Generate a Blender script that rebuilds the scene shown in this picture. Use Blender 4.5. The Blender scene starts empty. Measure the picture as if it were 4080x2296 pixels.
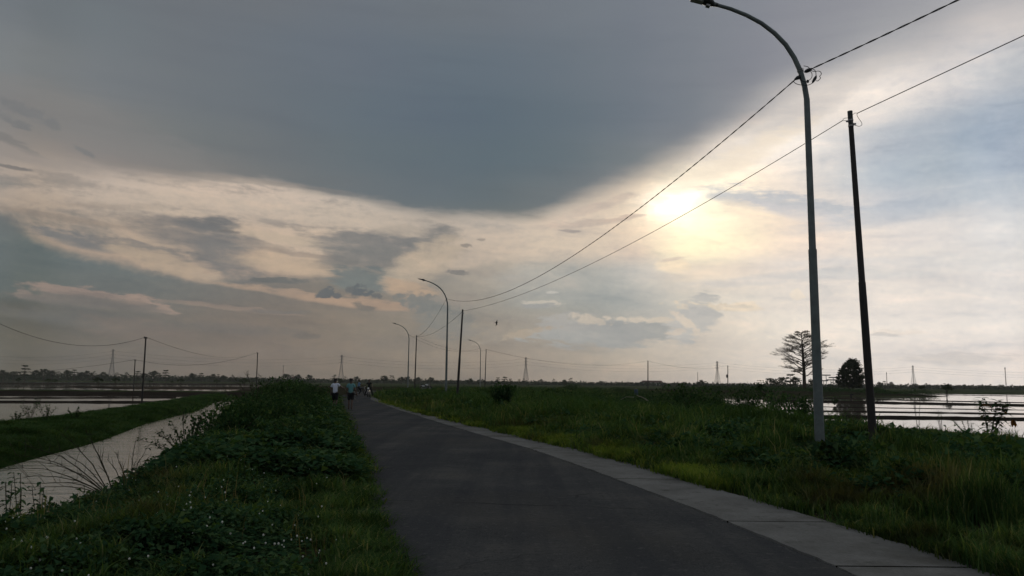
import bpy, bmesh, math, random
import numpy as np
from mathutils import Vector, Matrix

random.seed(7)
SC = bpy.context.scene
COL = SC.collection
R = math.radians

# ------------------------------------------------------------------ camera
CAM_H, F_PX, PITCH, ROLL = 1.6, 3070.0, R(7.0), R(0.573)
cam_data = bpy.data.cameras.new('camera')
cam = bpy.data.objects.new('camera', cam_data)
COL.objects.link(cam)
cam_data.sensor_width = 36.0
cam_data.lens = 36.0 * F_PX / 4080.0
cam_data.clip_start, cam_data.clip_end = 0.05, 20000
cam.location = (0, 0, CAM_H)
CAM_M = (Matrix.Rotation(R(90) + PITCH, 3, 'X') @ Matrix.Rotation(ROLL, 3, 'Z'))
cam.rotation_euler = CAM_M.to_euler()
SC.camera = cam
SC.view_settings.view_transform = 'Standard'
SC.view_settings.look = 'None'
SC.view_settings.exposure = 0.0
SC.view_settings.gamma = 1.0
SC.view_settings.use_curve_mapping = False

PX = 4080 / 2576          # measurements below are in a 2576-wide reading of the photo


def ray(px, py):
    return CAM_M @ Vector(((px * PX - 2040) / F_PX, (1148 - py * PX) / F_PX, -1.0))


def gnd(px, py, z=0.0):
    """where the sight line through a photo point meets the level z"""
    d = ray(px, py)
    t = (z - CAM_H) / d.z
    return Vector((d.x * t, d.y * t, z))


def at(px, py, dist):
    """the point on that sight line at ground distance dist ahead"""
    d = ray(px, py)
    t = dist / d.y
    return Vector((d.x * t, d.y * t, CAM_H + d.z * t))


def azel(px, py):
    d = ray(px, py).normalized()
    return math.degrees(math.atan2(d.x, d.y)), math.degrees(math.asin(d.z))


def lin(c):
    return tuple((v / 255 / 12.92) if v <= 10.3 else ((v / 255 + .055) / 1.055) ** 2.4 for v in c)


# ------------------------------------------------------------------ sky
SUN_AZ, SUN_EL = azel(1685, 500)
world = bpy.data.worlds.new('World')
SC.world = world
world.use_nodes = True
WT = world.node_tree
WT.nodes.clear()


class S:
    """a node socket with arithmetic"""
    tree = None

    def __init__(self, s): self.s = s

    @staticmethod
    def m(op, *a, clamp=False):
        n = S.tree.nodes.new('ShaderNodeMath')
        n.operation, n.use_clamp = op, clamp
        for i, v in enumerate(a):
            if isinstance(v, S): S.tree.links.new(v.s, n.inputs[i])
            else: n.inputs[i].default_value = v
        return S(n.outputs[0])

    def __add__(self, o): return S.m('ADD', self, o)
    def __sub__(self, o): return S.m('SUBTRACT', self, o)
    def __mul__(self, o): return S.m('MULTIPLY', self, o)


def feed(v, inp):
    if isinstance(v, S): S.tree.links.new(v.s, inp)
    else: inp.default_value = v


def vec(x, y, z=0.0):
    n = S.tree.nodes.new('ShaderNodeCombineXYZ')
    for i, v in enumerate((x, y, z)): feed(v, n.inputs[i])
    return S(n.outputs[0])


def noise(v, scale, detail=5, rough=.55, dist=0.0):
    n = S.tree.nodes.new('ShaderNodeTexNoise')
    feed(v, n.inputs['Vector'])
    n.inputs['Scale'].default_value, n.inputs['Detail'].default_value = scale, detail
    n.inputs['Roughness'].default_value, n.inputs['Distortion'].default_value = rough, dist
    return S(n.outputs['Fac'])


def smooth(v, a, b, lo=0.0, hi=1.0):
    n = S.tree.nodes.new('ShaderNodeMapRange')
    n.interpolation_type = 'SMOOTHSTEP'
    feed(v, n.inputs[0]); feed(a, n.inputs[1]); feed(b, n.inputs[2])
    n.inputs[3].default_value, n.inputs[4].default_value = lo, hi
    return S(n.outputs[0])


def mix(f, a, b, blend='MIX'):
    n = S.tree.nodes.new('ShaderNodeMix')
    n.data_type, n.blend_type = 'RGBA', blend
    n.clamp_factor = True
    feed(f, n.inputs[0])
    for v, i in ((a, 6), (b, 7)):
        if isinstance(v, S): S.tree.links.new(v.s, n.inputs[i])
        else: n.inputs[i].default_value = (*v, 1)
    return S(n.outputs[2])


def ramp(f, stops, mode='CARDINAL'):
    n = S.tree.nodes.new('ShaderNodeValToRGB')
    cr = n.color_ramp
    cr.interpolation = mode
    while len(cr.elements) < len(stops): cr.elements.new(.5)
    for e, (p, c) in zip(cr.elements, stops):
        e.position, e.color = p, (*c, 1)
    feed(f, n.inputs[0])
    return S(n.outputs[0])


def curve(f, pts):
    n = S.tree.nodes.new('ShaderNodeFloatCurve')
    c = n.mapping.curves[0]
    while len(c.points) < len(pts): c.points.new(.5, .5)
    for q, (x, y) in zip(c.points, pts):
        q.location = (x, y)
        q.handle_type = 'AUTO_CLAMPED'
    n.mapping.update()
    feed(f, n.inputs['Value'])
    return S(n.outputs[0])


S.tree = WT
tc = WT.nodes.new('ShaderNodeTexCoord')
sep = WT.nodes.new('ShaderNodeSeparateXYZ')
WT.links.new(tc.outputs['Generated'], sep.inputs[0])
dx, dy, dz = (S(sep.outputs[i]) for i in range(3))
az0 = S.m('ARCTAN2', dx, dy) * (180 / math.pi)
el0 = S.m('ABSOLUTE', S.m('ARCSINE', dz) * (180 / math.pi))
# slow drift of the cloud edges, stretched along the horizon
nv = vec(az0 * .10, el0 * .32)
w1 = noise(nv, 1.0, 4, .55) - .5
w2 = noise(vec(az0 * .10 + 31.0, el0 * .32), 1.0, 4, .55) - .5
az = az0 + w1 * 3.0
el = el0 + w2 * 1.5
puff = noise(vec(az0, el0 * 1.35), 1.5, 5, .64) - .5           # cauliflower edges
mottle = noise(vec(az0 * .20 + 11.0, el0 * .85 + az0 * .05), 1.0, 5, .62, .4) - .5
streak = noise(vec(az0 * .09 + 7.0, el0 * .75 + az0 * .03), 1.0, 4, .6, .3) - .5
u = (az + 60.0) * (1 / 120)
un = (az0 + 60.0) * (1 / 120)
AZ = [-34, -29, -24, -18, -12, -6, 0, 6, 10, 14, 19, 25, 30, 34]


def table(rows, uu, ee):
    """colours by azimuth and elevation, built once as a node group"""
    key = id(rows)
    if key not in TABLES:
        g = bpy.data.node_groups.new('sky_colours', 'ShaderNodeTree')
        for k in ('u', 'el'): g.interface.new_socket(k, in_out='INPUT', socket_type='NodeSocketFloat')
        g.interface.new_socket('Color', in_out='OUTPUT', socket_type='NodeSocketColor')
        keep, S.tree = S.tree, g
        gi, go = g.nodes.new('NodeGroupInput'), g.nodes.new('NodeGroupOutput')
        g.links.new(table_nodes(rows, S(gi.outputs[0]), S(gi.outputs[1])).s, go.inputs[0])
        S.tree = keep
        TABLES[key] = g
    n = S.tree.nodes.new('ShaderNodeGroup')
    n.node_tree = TABLES[key]
    feed(uu, n.inputs[0]); feed(ee, n.inputs[1])
    return S(n.outputs[0])


TABLES = {}


def table_nodes(rows, uu, ee):
    out = None
    prev = None
    for e, cols in rows:
        st = [((a + 60) / 120, lin(c)) for a, c in zip(AZ, cols)]
        # behind the camera the evening is dull blue grey
        dull = lin((136, 142, 150))
        st = [(0.0, dull)] + st + [(1.0, dull)]
        r = ramp(uu, st)
        out = r if out is None else mix(smooth(ee, prev, e), out, r)
        prev = e
    return out


BASE = [
 (0.3, [(94,92,86),(99,95,89),(104,98,91),(111,103,95),(116,108,99),(125,117,107),(138,129,120),(154,146,137),(172,163,154),(186,178,170),(208,200,192),(222,214,208),(226,218,212),(224,216,211)]),
 (2, [(97,96,90),(102,98,92),(110,103,96),(118,108,100),(122,113,104),(132,123,113),(146,137,127),(162,154,144),(182,173,162),(196,188,179),(217,209,201),(228,220,213),(229,221,215),(225,217,212)]),
 (4, [(96,97,93),(100,99,95),(108,104,99),(116,108,101),(124,116,107),(133,126,117),(144,138,130),(153,151,146),(176,173,167),(204,195,184),(223,215,205),(231,223,215),(228,221,215),(222,217,213)]),
 (6, [(97,105,105),(102,107,106),(107,109,107),(116,112,107),(123,117,110),(134,129,122),(146,144,138),(150,154,152),(170,171,168),(206,200,190),(220,212,203),(224,216,209),(220,214,209),(214,210,208)]),
 (8, [(99,107,108),(100,109,110),(105,111,111),(118,116,113),(120,119,115),(136,133,127),(168,160,150),(164,164,160),(192,188,182),(224,210,193),(222,212,203),(222,214,207),(218,213,209),(212,210,209)]),
 (10, [(106,110,110),(116,116,113),(126,122,116),(115,115,113),(125,123,119),(140,134,127),(182,170,157),(198,184,170),(226,207,186),(255,244,205),(240,222,202),(226,216,208),(218,213,210),(210,210,211)]),
 (12, [(128,126,122),(140,134,127),(145,138,130),(136,131,126),(140,134,128),(155,148,139),(180,170,160),(200,185,170),(245,225,195),(255,246,214),(242,224,203),(206,204,205),(190,194,200),(182,189,198)]),
 (14, [(140,133,127),(145,137,130),(148,140,132),(140,134,128),(130,128,126),(130,128,126),(150,145,140),(175,165,155),(235,217,193),(255,242,214),(240,226,210),(188,193,199),(170,180,190),(165,176,190)]),
 (16.5, [(130,127,124),(130,127,124),(125,124,122),(120,120,120),(112,116,118),(108,114,118),(112,118,122),(135,138,142),(150,148,146),(206,196,186),(248,237,225),(196,197,200),(160,171,184),(156,168,183)]),
 (19.5, [(122,126,128),(116,121,125),(110,116,121),(104,112,119),(99,110,119),(95,107,118),(95,108,118),(112,119,128),(122,127,135),(132,135,142),(190,185,182),(235,225,216),(214,209,207),(184,187,192)]),
 (23, [(112,118,123),(110,117,122),(108,114,120),(105,113,121),(102,111,121),(100,111,121),(101,112,122),(112,119,128),(118,124,132),(126,130,139),(138,140,148),(172,171,173),(190,186,186),(212,204,200)]),
 (27, [(104,108,113),(106,110,116),(107,112,118),(108,113,119),(107,114,122),(108,115,122),(110,117,125),(114,121,129),(117,123,132),(124,129,137),(133,136,144),(143,144,151),(150,150,157),(154,154,160)]),
 (60, [(132, 138, 146)] * 14),
]
SHEET = [
 (12, [(140,133,128),(136,130,126),(128,124,121),(120,120,119),(114,117,117),(108,114,116),(112,117,117),(130,131,130),(150,147,143),(160,155,150),(170,168,168),(180,182,186),(180,182,186),(180,182,186)]),
 (14, [(142,136,131),(138,132,128),(128,125,122),(114,117,118),(106,113,117),(101,111,117),(104,113,117),(122,126,128),(148,146,144),(160,156,152),(170,168,168),(180,182,186),(180,182,186),(180,182,186)]),
 (16.5, [(128,127,126),(125,125,124),(115,119,120),(107,113,117),(101,111,117),(96,108,116),(96,109,117),(106,116,122),(121,127,131),(140,142,145),(170,168,168),(180,182,186),(180,182,186),(180,182,186)]),
 (19.5, [(122,126,128),(116,121,125),(110,116,121),(104,112,119),(99,110,119),(95,107,118),(95,108,118),(103,114,123),(113,121,130),(126,131,138),(146,147,152),(165,165,168),(178,176,177),(182,180,181)]),
 (23, [(112,118,123),(110,117,122),(108,114,120),(105,113,121),(102,111,121),(100,111,121),(101,112,122),(108,117,126),(115,122,131),(124,129,137),(136,138,146),(152,153,158),(165,165,168),(172,172,175)]),
 (27, [(104,108,113),(106,110,116),(107,112,118),(108,113,119),(107,114,122),(108,115,122),(110,117,125),(114,121,129),(117,123,132),(124,129,137),(133,136,144),(143,144,151),(150,150,157),(152,152,158)]),
 (60, [(132, 138, 146)] * 14),
]
PEACH = [
 (7, [(150,135,124),(158,141,127),(168,149,133),(178,157,139),(176,158,141),(165,152,138),(182,169,155)] + [(205,190,171)] * 7),
 (10, [(158,145,133),(162,148,135),(170,154,138),(184,166,149),(188,171,154),(178,164,150),(194,179,163)] + [(210,194,175)] * 7),
 (13.2, [(170,157,146),(183,169,157),(191,175,161),(193,177,163),(186,174,162),(180,169,158),(192,180,168)] + [(210,194,177)] * 7),
]
sky = WT.nodes.new('ShaderNodeTexSky')
sky.sky_type = 'NISHITA'
sky.sun_disc = False
sky.sun_elevation, sky.sun_rotation = R(SUN_EL), R(SUN_AZ)
sky.dust_density, sky.air_density = 2.0, 1.0
clear = mix(1.0, S(sky.outputs[0]), (.07, .07, .07), 'MULTIPLY')



def boundary(poly):
    """a cloud edge given as photo points -> elevation as a function of azimuth"""
    pts = sorted((azel(*q) for q in poly))
    return curve(un, [((a + 60) / 120, e / 40) for a, e in pts]) * 40.0


# the warm lit layer under the dark sheet
lowb = boundary([(-400, 500), (-60, 520), (60, 590), (150, 632), (300, 662), (420, 684), (500, 698), (560, 690), (650, 698), (760, 706), (900, 700), (1000, 705), (1100, 690), (1300, 660), (1500, 640), (2000, 600), (2700, 600)])
fade_r = curve(un, [(0, 1), (.5, 1), (.54, .75), (.60, .15), (.64, 0), (1, 0)])
pm = smooth(el0 + w2 * 2.2 + puff * .5 - lowb, -.45, .65)
pm = pm * fade_r * smooth(streak * .6 + mottle * .8 + puff * .25, -.17, .03, .42, 1.0)

blobs_low = [
 # cx, cy, rx, ry, tilt, colour, strength, softness, ragged
 (150, 545, 150, 9, 4, (137, 127, 118), .7, .8, .5), (300, 517, 120, 7, -4, (142, 132, 123), .6, .8, .5),
 (470, 520, 200, 30, 0, (184, 170, 156), .5, .9, .6), (820, 545, 240, 26, 5, (180, 168, 155), .5, .9, .6),
 (210, 607, 120, 16, 8, (108, 111, 113), .85, .7, .9), (370, 628, 110, 14, 6, (118, 116, 114), .8, .8, .9),
 (475, 592, 130, 38, 12, (120, 117, 115), .8, .7, .8), (570, 628, 84, 62, 34, (117, 116, 115), .92, .8, .7),
 (522, 566, 70, 15, -2, (108, 109, 110), .9, .65, .5), (583, 583, 28, 4, 0, (108, 106, 105), .8, .6, .4),
 (420, 662, 140, 20, 13, (170, 153, 135), .8, .6, .7), (520, 688, 40, 9, 6, (172, 155, 138), .7, .6, .6),
 (770, 668, 170, 24, 4, (179, 160, 140), .75, .7, .7), (690, 625, 120, 8, 8, (150, 139, 129), .6, .7, .7),
 (730, 605, 130, 12, 8, (178, 163, 146), .6, .7, .6), (760, 640, 110, 6, 4, (146, 134, 124), .6, .8, .6),
 (955, 615, 150, 30, 2, (116, 117, 117), .9, .75, .6), (1085, 598, 66, 26, -20, (120, 120, 119), .85, .75, .7),
 (935, 652, 110, 28, -4, (116, 117, 116), .85, .8, .6), (1010, 575, 60, 16, 0, (168, 157, 145), .7, .7, .5),
 (930, 706, 95, 30, 0, (112, 118, 117), .95, .45, .7), (1062, 662, 95, 42, -35, (184, 168, 149), .75, .7, .5),
 (730, 742, 150, 9, 7, (160, 141, 125), .85, .7, .7), (900, 762, 150, 11, 3, (164, 142, 124), .85, .7, .7),
 (1030, 730, 60, 18, 10, (172, 150, 130), .8, .7, .6), (600, 776, 150, 6, 4, (142, 128, 117), .8, .7, .6),
 (700, 785, 70, 4, 0, (112, 110, 107), .7, .7, .6), (697, 708, 70, 6, 0, (103, 105, 104), .9, .5, .9),
 (240, 740, 165, 13, 4, (143, 128, 119), .9, .35, .8), (60, 738, 20, 9, 0, (138, 125, 117), .7, .5, .8),
 (375, 765, 80, 12, 14, (147, 131, 121), .9, .35, .8), (235, 762, 170, 15, 4, (113, 109, 105), .9, .5, .8),
 (240, 743, 90, 5, 3, (126, 116, 110), .8, .5, .8), (330, 760, 45, 7, 3, (128, 117, 110), .7, .6, .9),
 (230, 800, 210, 22, 3, (103, 103, 100), .8, .8, .6), (770, 846, 32, 9, 0, (108, 103, 98), .8, .5, .9),
 (600, 826, 130, 14, 3, (110, 106, 102), .6, .8, .8), (350, 830, 120, 26, 6, (118, 108, 101), .6, .9, .8),
 (820, 740, 26, 11, -20, (97, 101, 103), .95, .35, 1.3), (850, 746, 11, 8, 0, (98, 101, 103), .9, .4, 1.2),
 (908, 735, 28, 14, 5, (95, 100, 103), .95, .35, 1.4), (947, 744, 12, 6, -20, (102, 104, 104), .9, .4, 1.2),
 (880, 733, 9, 8, 0, (104, 106, 106), .8, .5, 1.2), (1005, 744, 16, 5, 0, (122, 117, 111), .8, .5, 1.0),
 (915, 771, 26, 9, 0, (113, 110, 105), .85, .5, 1.0), (1070, 762, 66, 22, 8, (118, 120, 118), .9, .5, 1.1),
 (1110, 800, 70, 40, 20, (122, 124, 121), .7, .7, 1.0), (1150, 752, 55, 14, 0, (148, 140, 131), .7, .6, 1.2),
 (1010, 868, 90, 18, 0, (122, 116, 109), .5, .8, .8), (1180, 830, 45, 14, 0, (136, 132, 126), .7, .6, 1.1),
 (1149, 685, 24, 6, 6, (124, 122, 119), .9, .5, 1.3), (1167, 616, 12, 5, 0, (134, 128, 121), .8, .5, 1.2),
 (1212, 600, 10, 3, 0, (150, 141, 132), .8, .5, 1.0), (1426, 581, 24, 4, 6, (166, 156, 149), .9, .5, 1.0),
 (1480, 560, 110, 9, -6, (182, 168, 158), .7, .7, .7), (1560, 548, 60, 6, -6, (196, 178, 164), .7, .7, .7),
 (1500, 520, 90, 10, -16, (192, 176, 164), .6, .8, .7), (1400, 720, 130, 46, 0, (166, 167, 163), .5, .9, .5),
 (1535, 838, 195, 34, -2, (161, 161, 158), .95, .3, .9), (1440, 812, 70, 22, 0, (164, 162, 158), .9, .35, 1.1),
 (1480, 806, 45, 10, 8, (196, 184, 168), .8, .5, 1.3), (1640, 806, 100, 8, 3, (204, 192, 176), .9, .5, 1.3),
 (1300, 843, 90, 9, -10, (168, 155, 139), .8, .5, 1.3), (1245, 840, 34, 18, -20, (146, 139, 130), .8, .5, 1.2),
 (1770, 768, 80, 10, 4, (214, 200, 180), .9, .5, 1.2), (1745, 800, 74, 44, -35, (186, 183, 178), .95, .35, 1.0),
 (1718, 812, 44, 10, 40, (214, 200, 183), .8, .5, 1.3), (1700, 838, 26, 9, 0, (208, 194, 178), .7, .5, 1.3),
 (1860, 772, 60, 11, 4, (230, 214, 192), .8, .6, 1.0), (1850, 770, 40, 4, 6, (206, 196, 182), .7, .6, 1.0),
 (1359, 766, 44, 9, -2, (186, 179, 168), .9, .4, 1.2), (1362, 772, 38, 6, -2, (152, 152, 150), .9, .4, 1.0),
 (1384, 738, 12, 4, 0, (190, 186, 178), .8, .5, 1.2), (1690, 672, 40, 16, 10, (240, 221, 193), .8, .7, .7),
 (1690, 655, 30, 5, -8, (212, 196, 180), .7, .7, .8), (1950, 508, 170, 26, 12, (183, 187, 193), .85, .7, .7),
 (2010, 540, 120, 16, 18, (206, 202, 202), .6, .8, .7), (1880, 530, 60, 18, 14, (246, 228, 205), .6, .8, .8),
 (2006, 742, 18, 14, 20, (238, 224, 206), .85, .5, 1.2), (1960, 700, 200, 12, -4, (206, 202, 198), .6, .9, .6),
 (2300, 660, 260, 14, 2, (212, 209, 207), .6, .9, .5), (2160, 690, 160, 14, 2, (207, 206, 204), .6, .9, .5),
 (2270, 836, 60, 5, 0, (226, 216, 206), .8, .6, .9), (2225, 841, 40, 3, 0, (204, 198, 193), .7, .6, .8),
 (2420, 905, 130, 14, 0, (204, 198, 194), .6, .7, .9), (2300, 520, 260, 26, -8, (176, 185, 195), .5, .9, .5),
]


def draw(blobs, c):
    pos, gate = pos1, None
    for i, (cx, cy, rx, ry, tilt, rgb, st, soft, rag) in enumerate(blobs):
        a, e = azel(cx, cy)
        ra = (azel(cx + 5, cy)[0] - azel(cx - 5, cy)[0]) / 10 * rx
        re = (azel(cx, cy - 5)[1] - azel(cx, cy + 5)[1]) / 10 * ry
        t = R(-tilt)
        if gate is not None and i % 8 == 0:      # keeps the shader's small stack from filling up
            gt = S.tree.nodes.new('ShaderNodeVectorMath'); gt.operation = 'MULTIPLY_ADD'
            S.tree.links.new(gate.s, gt.inputs[0]); gt.inputs[1].default_value = (1e-12, 1e-12, 0)
            S.tree.links.new(pos1.s, gt.inputs[2])
            pos = S(gt.outputs[0])
        q = []
        for ux, uy, rr in ((math.cos(t), math.sin(t), ra), (-math.sin(t), math.cos(t), re)):
            n = S.tree.nodes.new('ShaderNodeVectorMath'); n.operation = 'DOT_PRODUCT'
            S.tree.links.new(pos.s, n.inputs[0])
            n.inputs[1].default_value = (ux / rr, uy / rr, -(ux * a + uy * e) / rr)
            q.append(S(n.outputs['Value']))
        d = S.m('MULTIPLY_ADD', q[0], q[0], q[1] * q[1])
        d = S.m('MULTIPLY_ADD', puff if rag > 1 else w3, rag * 6.0, d)
        c = gate = mix(smooth(d, 1 + soft * 1.5, 1 - soft * 1.1, 0.0, st), c, lin(rgb))
    return c


w3 = noise(vec(az0 * .42 + 3.0, el0 * 1.7 + az0 * .12), 1.0, 6, .66) - .5
pos1 = vec(az0 + w1 * 1.6 + puff * .9, el0 + w2 * .8 + w3 * .7, 1.0)
pos2 = vec(az0 + w1 * .8, el0 + w2 * .4)

# the big dark sheet overhead
edge = boundary([(-500, 440), (-100, 442), (0, 441), (150, 446), (300, 454), (450, 457), (600, 462), (700, 478), (800, 498), (900, 514), (1000, 531), (1100, 543), (1200, 555), (1280, 561), (1350, 555), (1430, 527), (1500, 498), (1580, 470), (1660, 432), (1740, 395), (1850, 330), (2000, 250), (2150, 195), (2350, 135), (2620, 60)])
soft_w = curve(un, [(a, b) for a, b in [(0, .9), (.22, .7), (.275, .34), (.33, .22), (.42, .24), (.5, .34), (.55, .50), (.6, .62), (.66, .9), (.75, 1), (1, 1)]]) * 3.4
sm = smooth(el0 + w2 * 1.1 + puff * .35 + mottle * 1.5 - edge, S.m('MULTIPLY', soft_w, -.35), soft_w)
blobs_top = [
 (70, 280, 70, 14, 15, (110, 113, 116), .8, .7, 1.2), (25, 300, 70, 9, 14, (112, 114, 116), .7, .7, 1.2),
 (133, 316, 20, 8, 20, (110, 112, 114), .8, .6, 1.0), (45, 365, 70, 10, 18, (122, 120, 118), .7, .7, .9),
 (20, 420, 50, 6, 3, (116, 113, 111), .8, .6, 1.0), (212, 382, 26, 6, 28, (116, 117, 118), .7, .7, .8),
 (90, 398, 130, 16, 8, (148, 140, 134), .6, .9, .8), (250, 330, 300, 50, 14, (128, 127, 126), .5, 1.0, .8),
 (560, 452, 300, 7, 2, (140, 134, 128), .6, .9, .6), (820, 483, 60, 4, 4, (118, 119, 119), .7, .8, .6),
 (2000, 300, 200, 26, -26, (196, 190, 186), .5, 1.0, .6), (1830, 415, 190, 26, -24, (246, 230, 208), .7, .9, .6),
]
# the sun behind the veil: brightness that spills around it
def glow(px, py, rx, ry, tilt, rgb, gain, c, pw=2.0):
    a, e = azel(px, py)
    mp = S.tree.nodes.new('ShaderNodeMapping')
    mp.vector_type = 'TEXTURE'
    mp.inputs['Location'].default_value = (a, e, 0)
    mp.inputs['Rotation'].default_value = (0, 0, R(tilt))
    mp.inputs['Scale'].default_value = (rx, ry, 1)
    S.tree.links.new(pos1.s, mp.inputs['Vector'])
    ln = S.tree.nodes.new('ShaderNodeVectorMath'); ln.operation = 'LENGTH'
    S.tree.links.new(mp.outputs[0], ln.inputs[0])
    g = S.m('EXPONENT', S.m('POWER', S(ln.outputs['Value']), pw) * -1.0) * (S.m('MULTIPLY_ADD', mottle, 1.6, 1.0) * gain)
    n = S.tree.nodes.new('ShaderNodeVectorMath'); n.operation = 'MULTIPLY_ADD'
    cc = vec(g, g, g)
    S.tree.links.new(cc.s, n.inputs[0]); n.inputs[1].default_value = rgb
    S.tree.links.new(c.s, n.inputs[2])
    return S(n.outputs[0])




def background(low, top, glows):
    """the whole sky, with only the small clouds that can be seen in one sector"""
    global pm, sm, clear, u, el, pos1, pos2, puff, w3, streak, mottle
    names = ['pm', 'sm', 'clear', 'u', 'el', 'pos1', 'pos2', 'puff', 'w3', 'streak', 'mottle']
    keep = {k: globals()[k] for k in names}
    g = bpy.data.node_groups.new('sky_sector', 'ShaderNodeTree')
    for k in names:
        g.interface.new_socket(k, in_out='INPUT', socket_type='NodeSocketColor' if k == 'clear' else 'NodeSocketVector' if 'pos' in k else 'NodeSocketFloat')
    g.interface.new_socket('Sky', in_out='OUTPUT', socket_type='NodeSocketShader')
    S.tree = g
    gi = g.nodes.new('NodeGroupInput')
    for k in names: globals()[k] = S(gi.outputs[k])
    c = mix(.008, table(BASE, u, el), clear)          # clear evening air shows through the veil
    c = mix(pm, c, table(PEACH, u, el))
    if glows:
        c = glow(1705, 500, 2.6, 1.3, 18, (1.0, .94, .80), .66, c)
        c = glow(1735, 560, 2.8, 2.2, 0, (1.0, .93, .74), .34, c)
        c = glow(1770, 440, 4.4, 1.1, 24, (1.0, .92, .74), .30, c)
    c = draw(low, c)
    c = mix(1.0, c, ramp(mottle + .5, [(.26, (.88, .91, .94)), (.42, (1.03, 1.03, 1.03)), (.56, (1.10, 1.09, 1.07)), (.75, (1.24, 1.18, 1.13))], 'LINEAR'), 'MULTIPLY')
    c = mix(1.0, c, ramp(puff + .5, [(.25, (.93, .94, .95)), (.5, (1, 1, 1)), (.75, (1.075, 1.055, 1.03))], 'LINEAR'), 'MULTIPLY')
    c = mix(sm, c, table(SHEET, u, el))
    if glows: c = glow(1688, 510, 1.55, .85, 12, (1.0, .96, .86), 1.7, c)
    c = draw(top, c)
    c = mix(1.0, c, ramp(streak + .5, [(.2, (.95, .95, .96)), (.5, (1.01, 1.01, 1.01)), (.8, (1.03, 1.03, 1.02))], 'LINEAR'), 'MULTIPLY')
    n = g.nodes.new('ShaderNodeBackground')
    g.links.new(c.s, n.inputs['Color'])
    n.inputs['Strength'].default_value = 1.0
    go = g.nodes.new('NodeGroupOutput')
    g.links.new(n.outputs[0], go.inputs[0])
    S.tree = WT
    gn = WT.nodes.new('ShaderNodeGroup')
    gn.node_tree = g
    for k in names:
        globals()[k] = keep[k]
        WT.links.new(keep[k].s, gn.inputs[k])
    return S(gn.outputs[0])


def sector(blobs, a0, a1, e0, e1):
    out = []
    for b in blobs:
        a, e = azel(b[0], b[1])
        k = 1.9 * max(b[2], b[3]) / 34 + 2.0
        ke = 1.9 * (b[3] + b[2] * abs(math.sin(R(b[4])))) / 34 + 1.0
        if a + k > a0 and a - k < a1 and e + ke > e0 and e - ke < e1: out.append(b)
    return out


def choose(f, a, b):
    n = WT.nodes.new('ShaderNodeMixShader')
    feed(f, n.inputs[0]); feed(a, n.inputs[1]); feed(b, n.inputs[2])
    return S(n.outputs[0])


# sectors only share out the work: every sector shows the same sky at its borders
CUTS = [-60, -23.5, -15.5, -9, -2, 7.5, 14, 60]
out = None
for a0, a1 in zip(CUTS[:-1], CUTS[1:]):
    b = background(sector(blobs_low, a0, a1, 0, 24), sector(blobs_top, a0, a1, 0, 24), a1 > 0)
    out = b if out is None else choose(S.m('GREATER_THAN', az0, float(a0)), out, b)
high = background([], [], False)
outside = S.m('MAXIMUM', S.m('GREATER_THAN', el0, 23.0), S.m('GREATER_THAN', S.m('ABSOLUTE', az0), 58.0))
out = choose(outside, out, high)
wo = WT.nodes.new('ShaderNodeOutputWorld')
WT.links.new(out.s, wo.inputs['Surface'])

# ------------------------------------------------------------------ veiled sun
sd = bpy.data.lights.new('sun', 'SUN')
sun = bpy.data.objects.new('sun', sd)
COL.objects.link(sun)
sd.energy, sd.angle, sd.color = 0.9, R(14), (1.0, .86, .66)
sv = ray(1685, 500).normalized()
sun.rotation_euler = (-sv).to_track_quat('-Z', 'Y').to_euler()
sun.location = sv * 300
SC.cycles.adaptive_min_samples, SC.cycles.adaptive_threshold = 16, .02
SC.cycles.max_bounces, SC.cycles.diffuse_bounces = 6, 3
SC.cycles.caustics_reflective = SC.cycles.caustics_refractive = False
# ------------------------------------------------------------------ materials
def new_mat(name):
    m = bpy.data.materials.new(name)
    m.use_nodes = True
    nt = m.node_tree
    nt.nodes.clear()
    out = nt.nodes.new('ShaderNodeOutputMaterial')
    S.tree = nt
    return m, nt, out


def geo(nt, what):
    n = nt.nodes.new('ShaderNodeNewGeometry')
    return S(n.outputs[what])


def objco(nt):
    return S(nt.nodes.new('ShaderNodeTexCoord').outputs['Object'])


def matte(nt, color, bump=None, bstr=.3, bdist=.01):
    p = nt.nodes.new('ShaderNodeBsdfDiffuse')
    nt.links.new(color.s, p.inputs['Color'])
    p.inputs['Roughness'].default_value = .6
    if bump is not None:
        b = nt.nodes.new('ShaderNodeBump')
        b.inputs['Strength'].default_value, b.inputs['Distance'].default_value = bstr, bdist
        nt.links.new(bump.s, b.inputs['Height'])
        nt.links.new(b.outputs[0], p.inputs['Normal'])
    return p


def principled(nt, color, rough=.7, spec=.3, metal=0.0, bump=None, bstr=.3, bdist=.02):
    p = nt.nodes.new('ShaderNodeBsdfPrincipled')
    if isinstance(color, S): nt.links.new(color.s, p.inputs['Base Color'])
    else: p.inputs['Base Color'].default_value = (*color, 1)
    feed(rough, p.inputs['Roughness'])
    p.inputs['Specular IOR Level'].default_value = spec
    p.inputs['Metallic'].default_value = metal
    if bump is not None:
        b = nt.nodes.new('ShaderNodeBump')
        b.inputs['Strength'].default_value, b.inputs['Distance'].default_value = bstr, bdist
        nt.links.new(bump.s, b.inputs['Height'])
        nt.links.new(b.outputs[0], p.inputs['Normal'])
    return p


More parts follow.
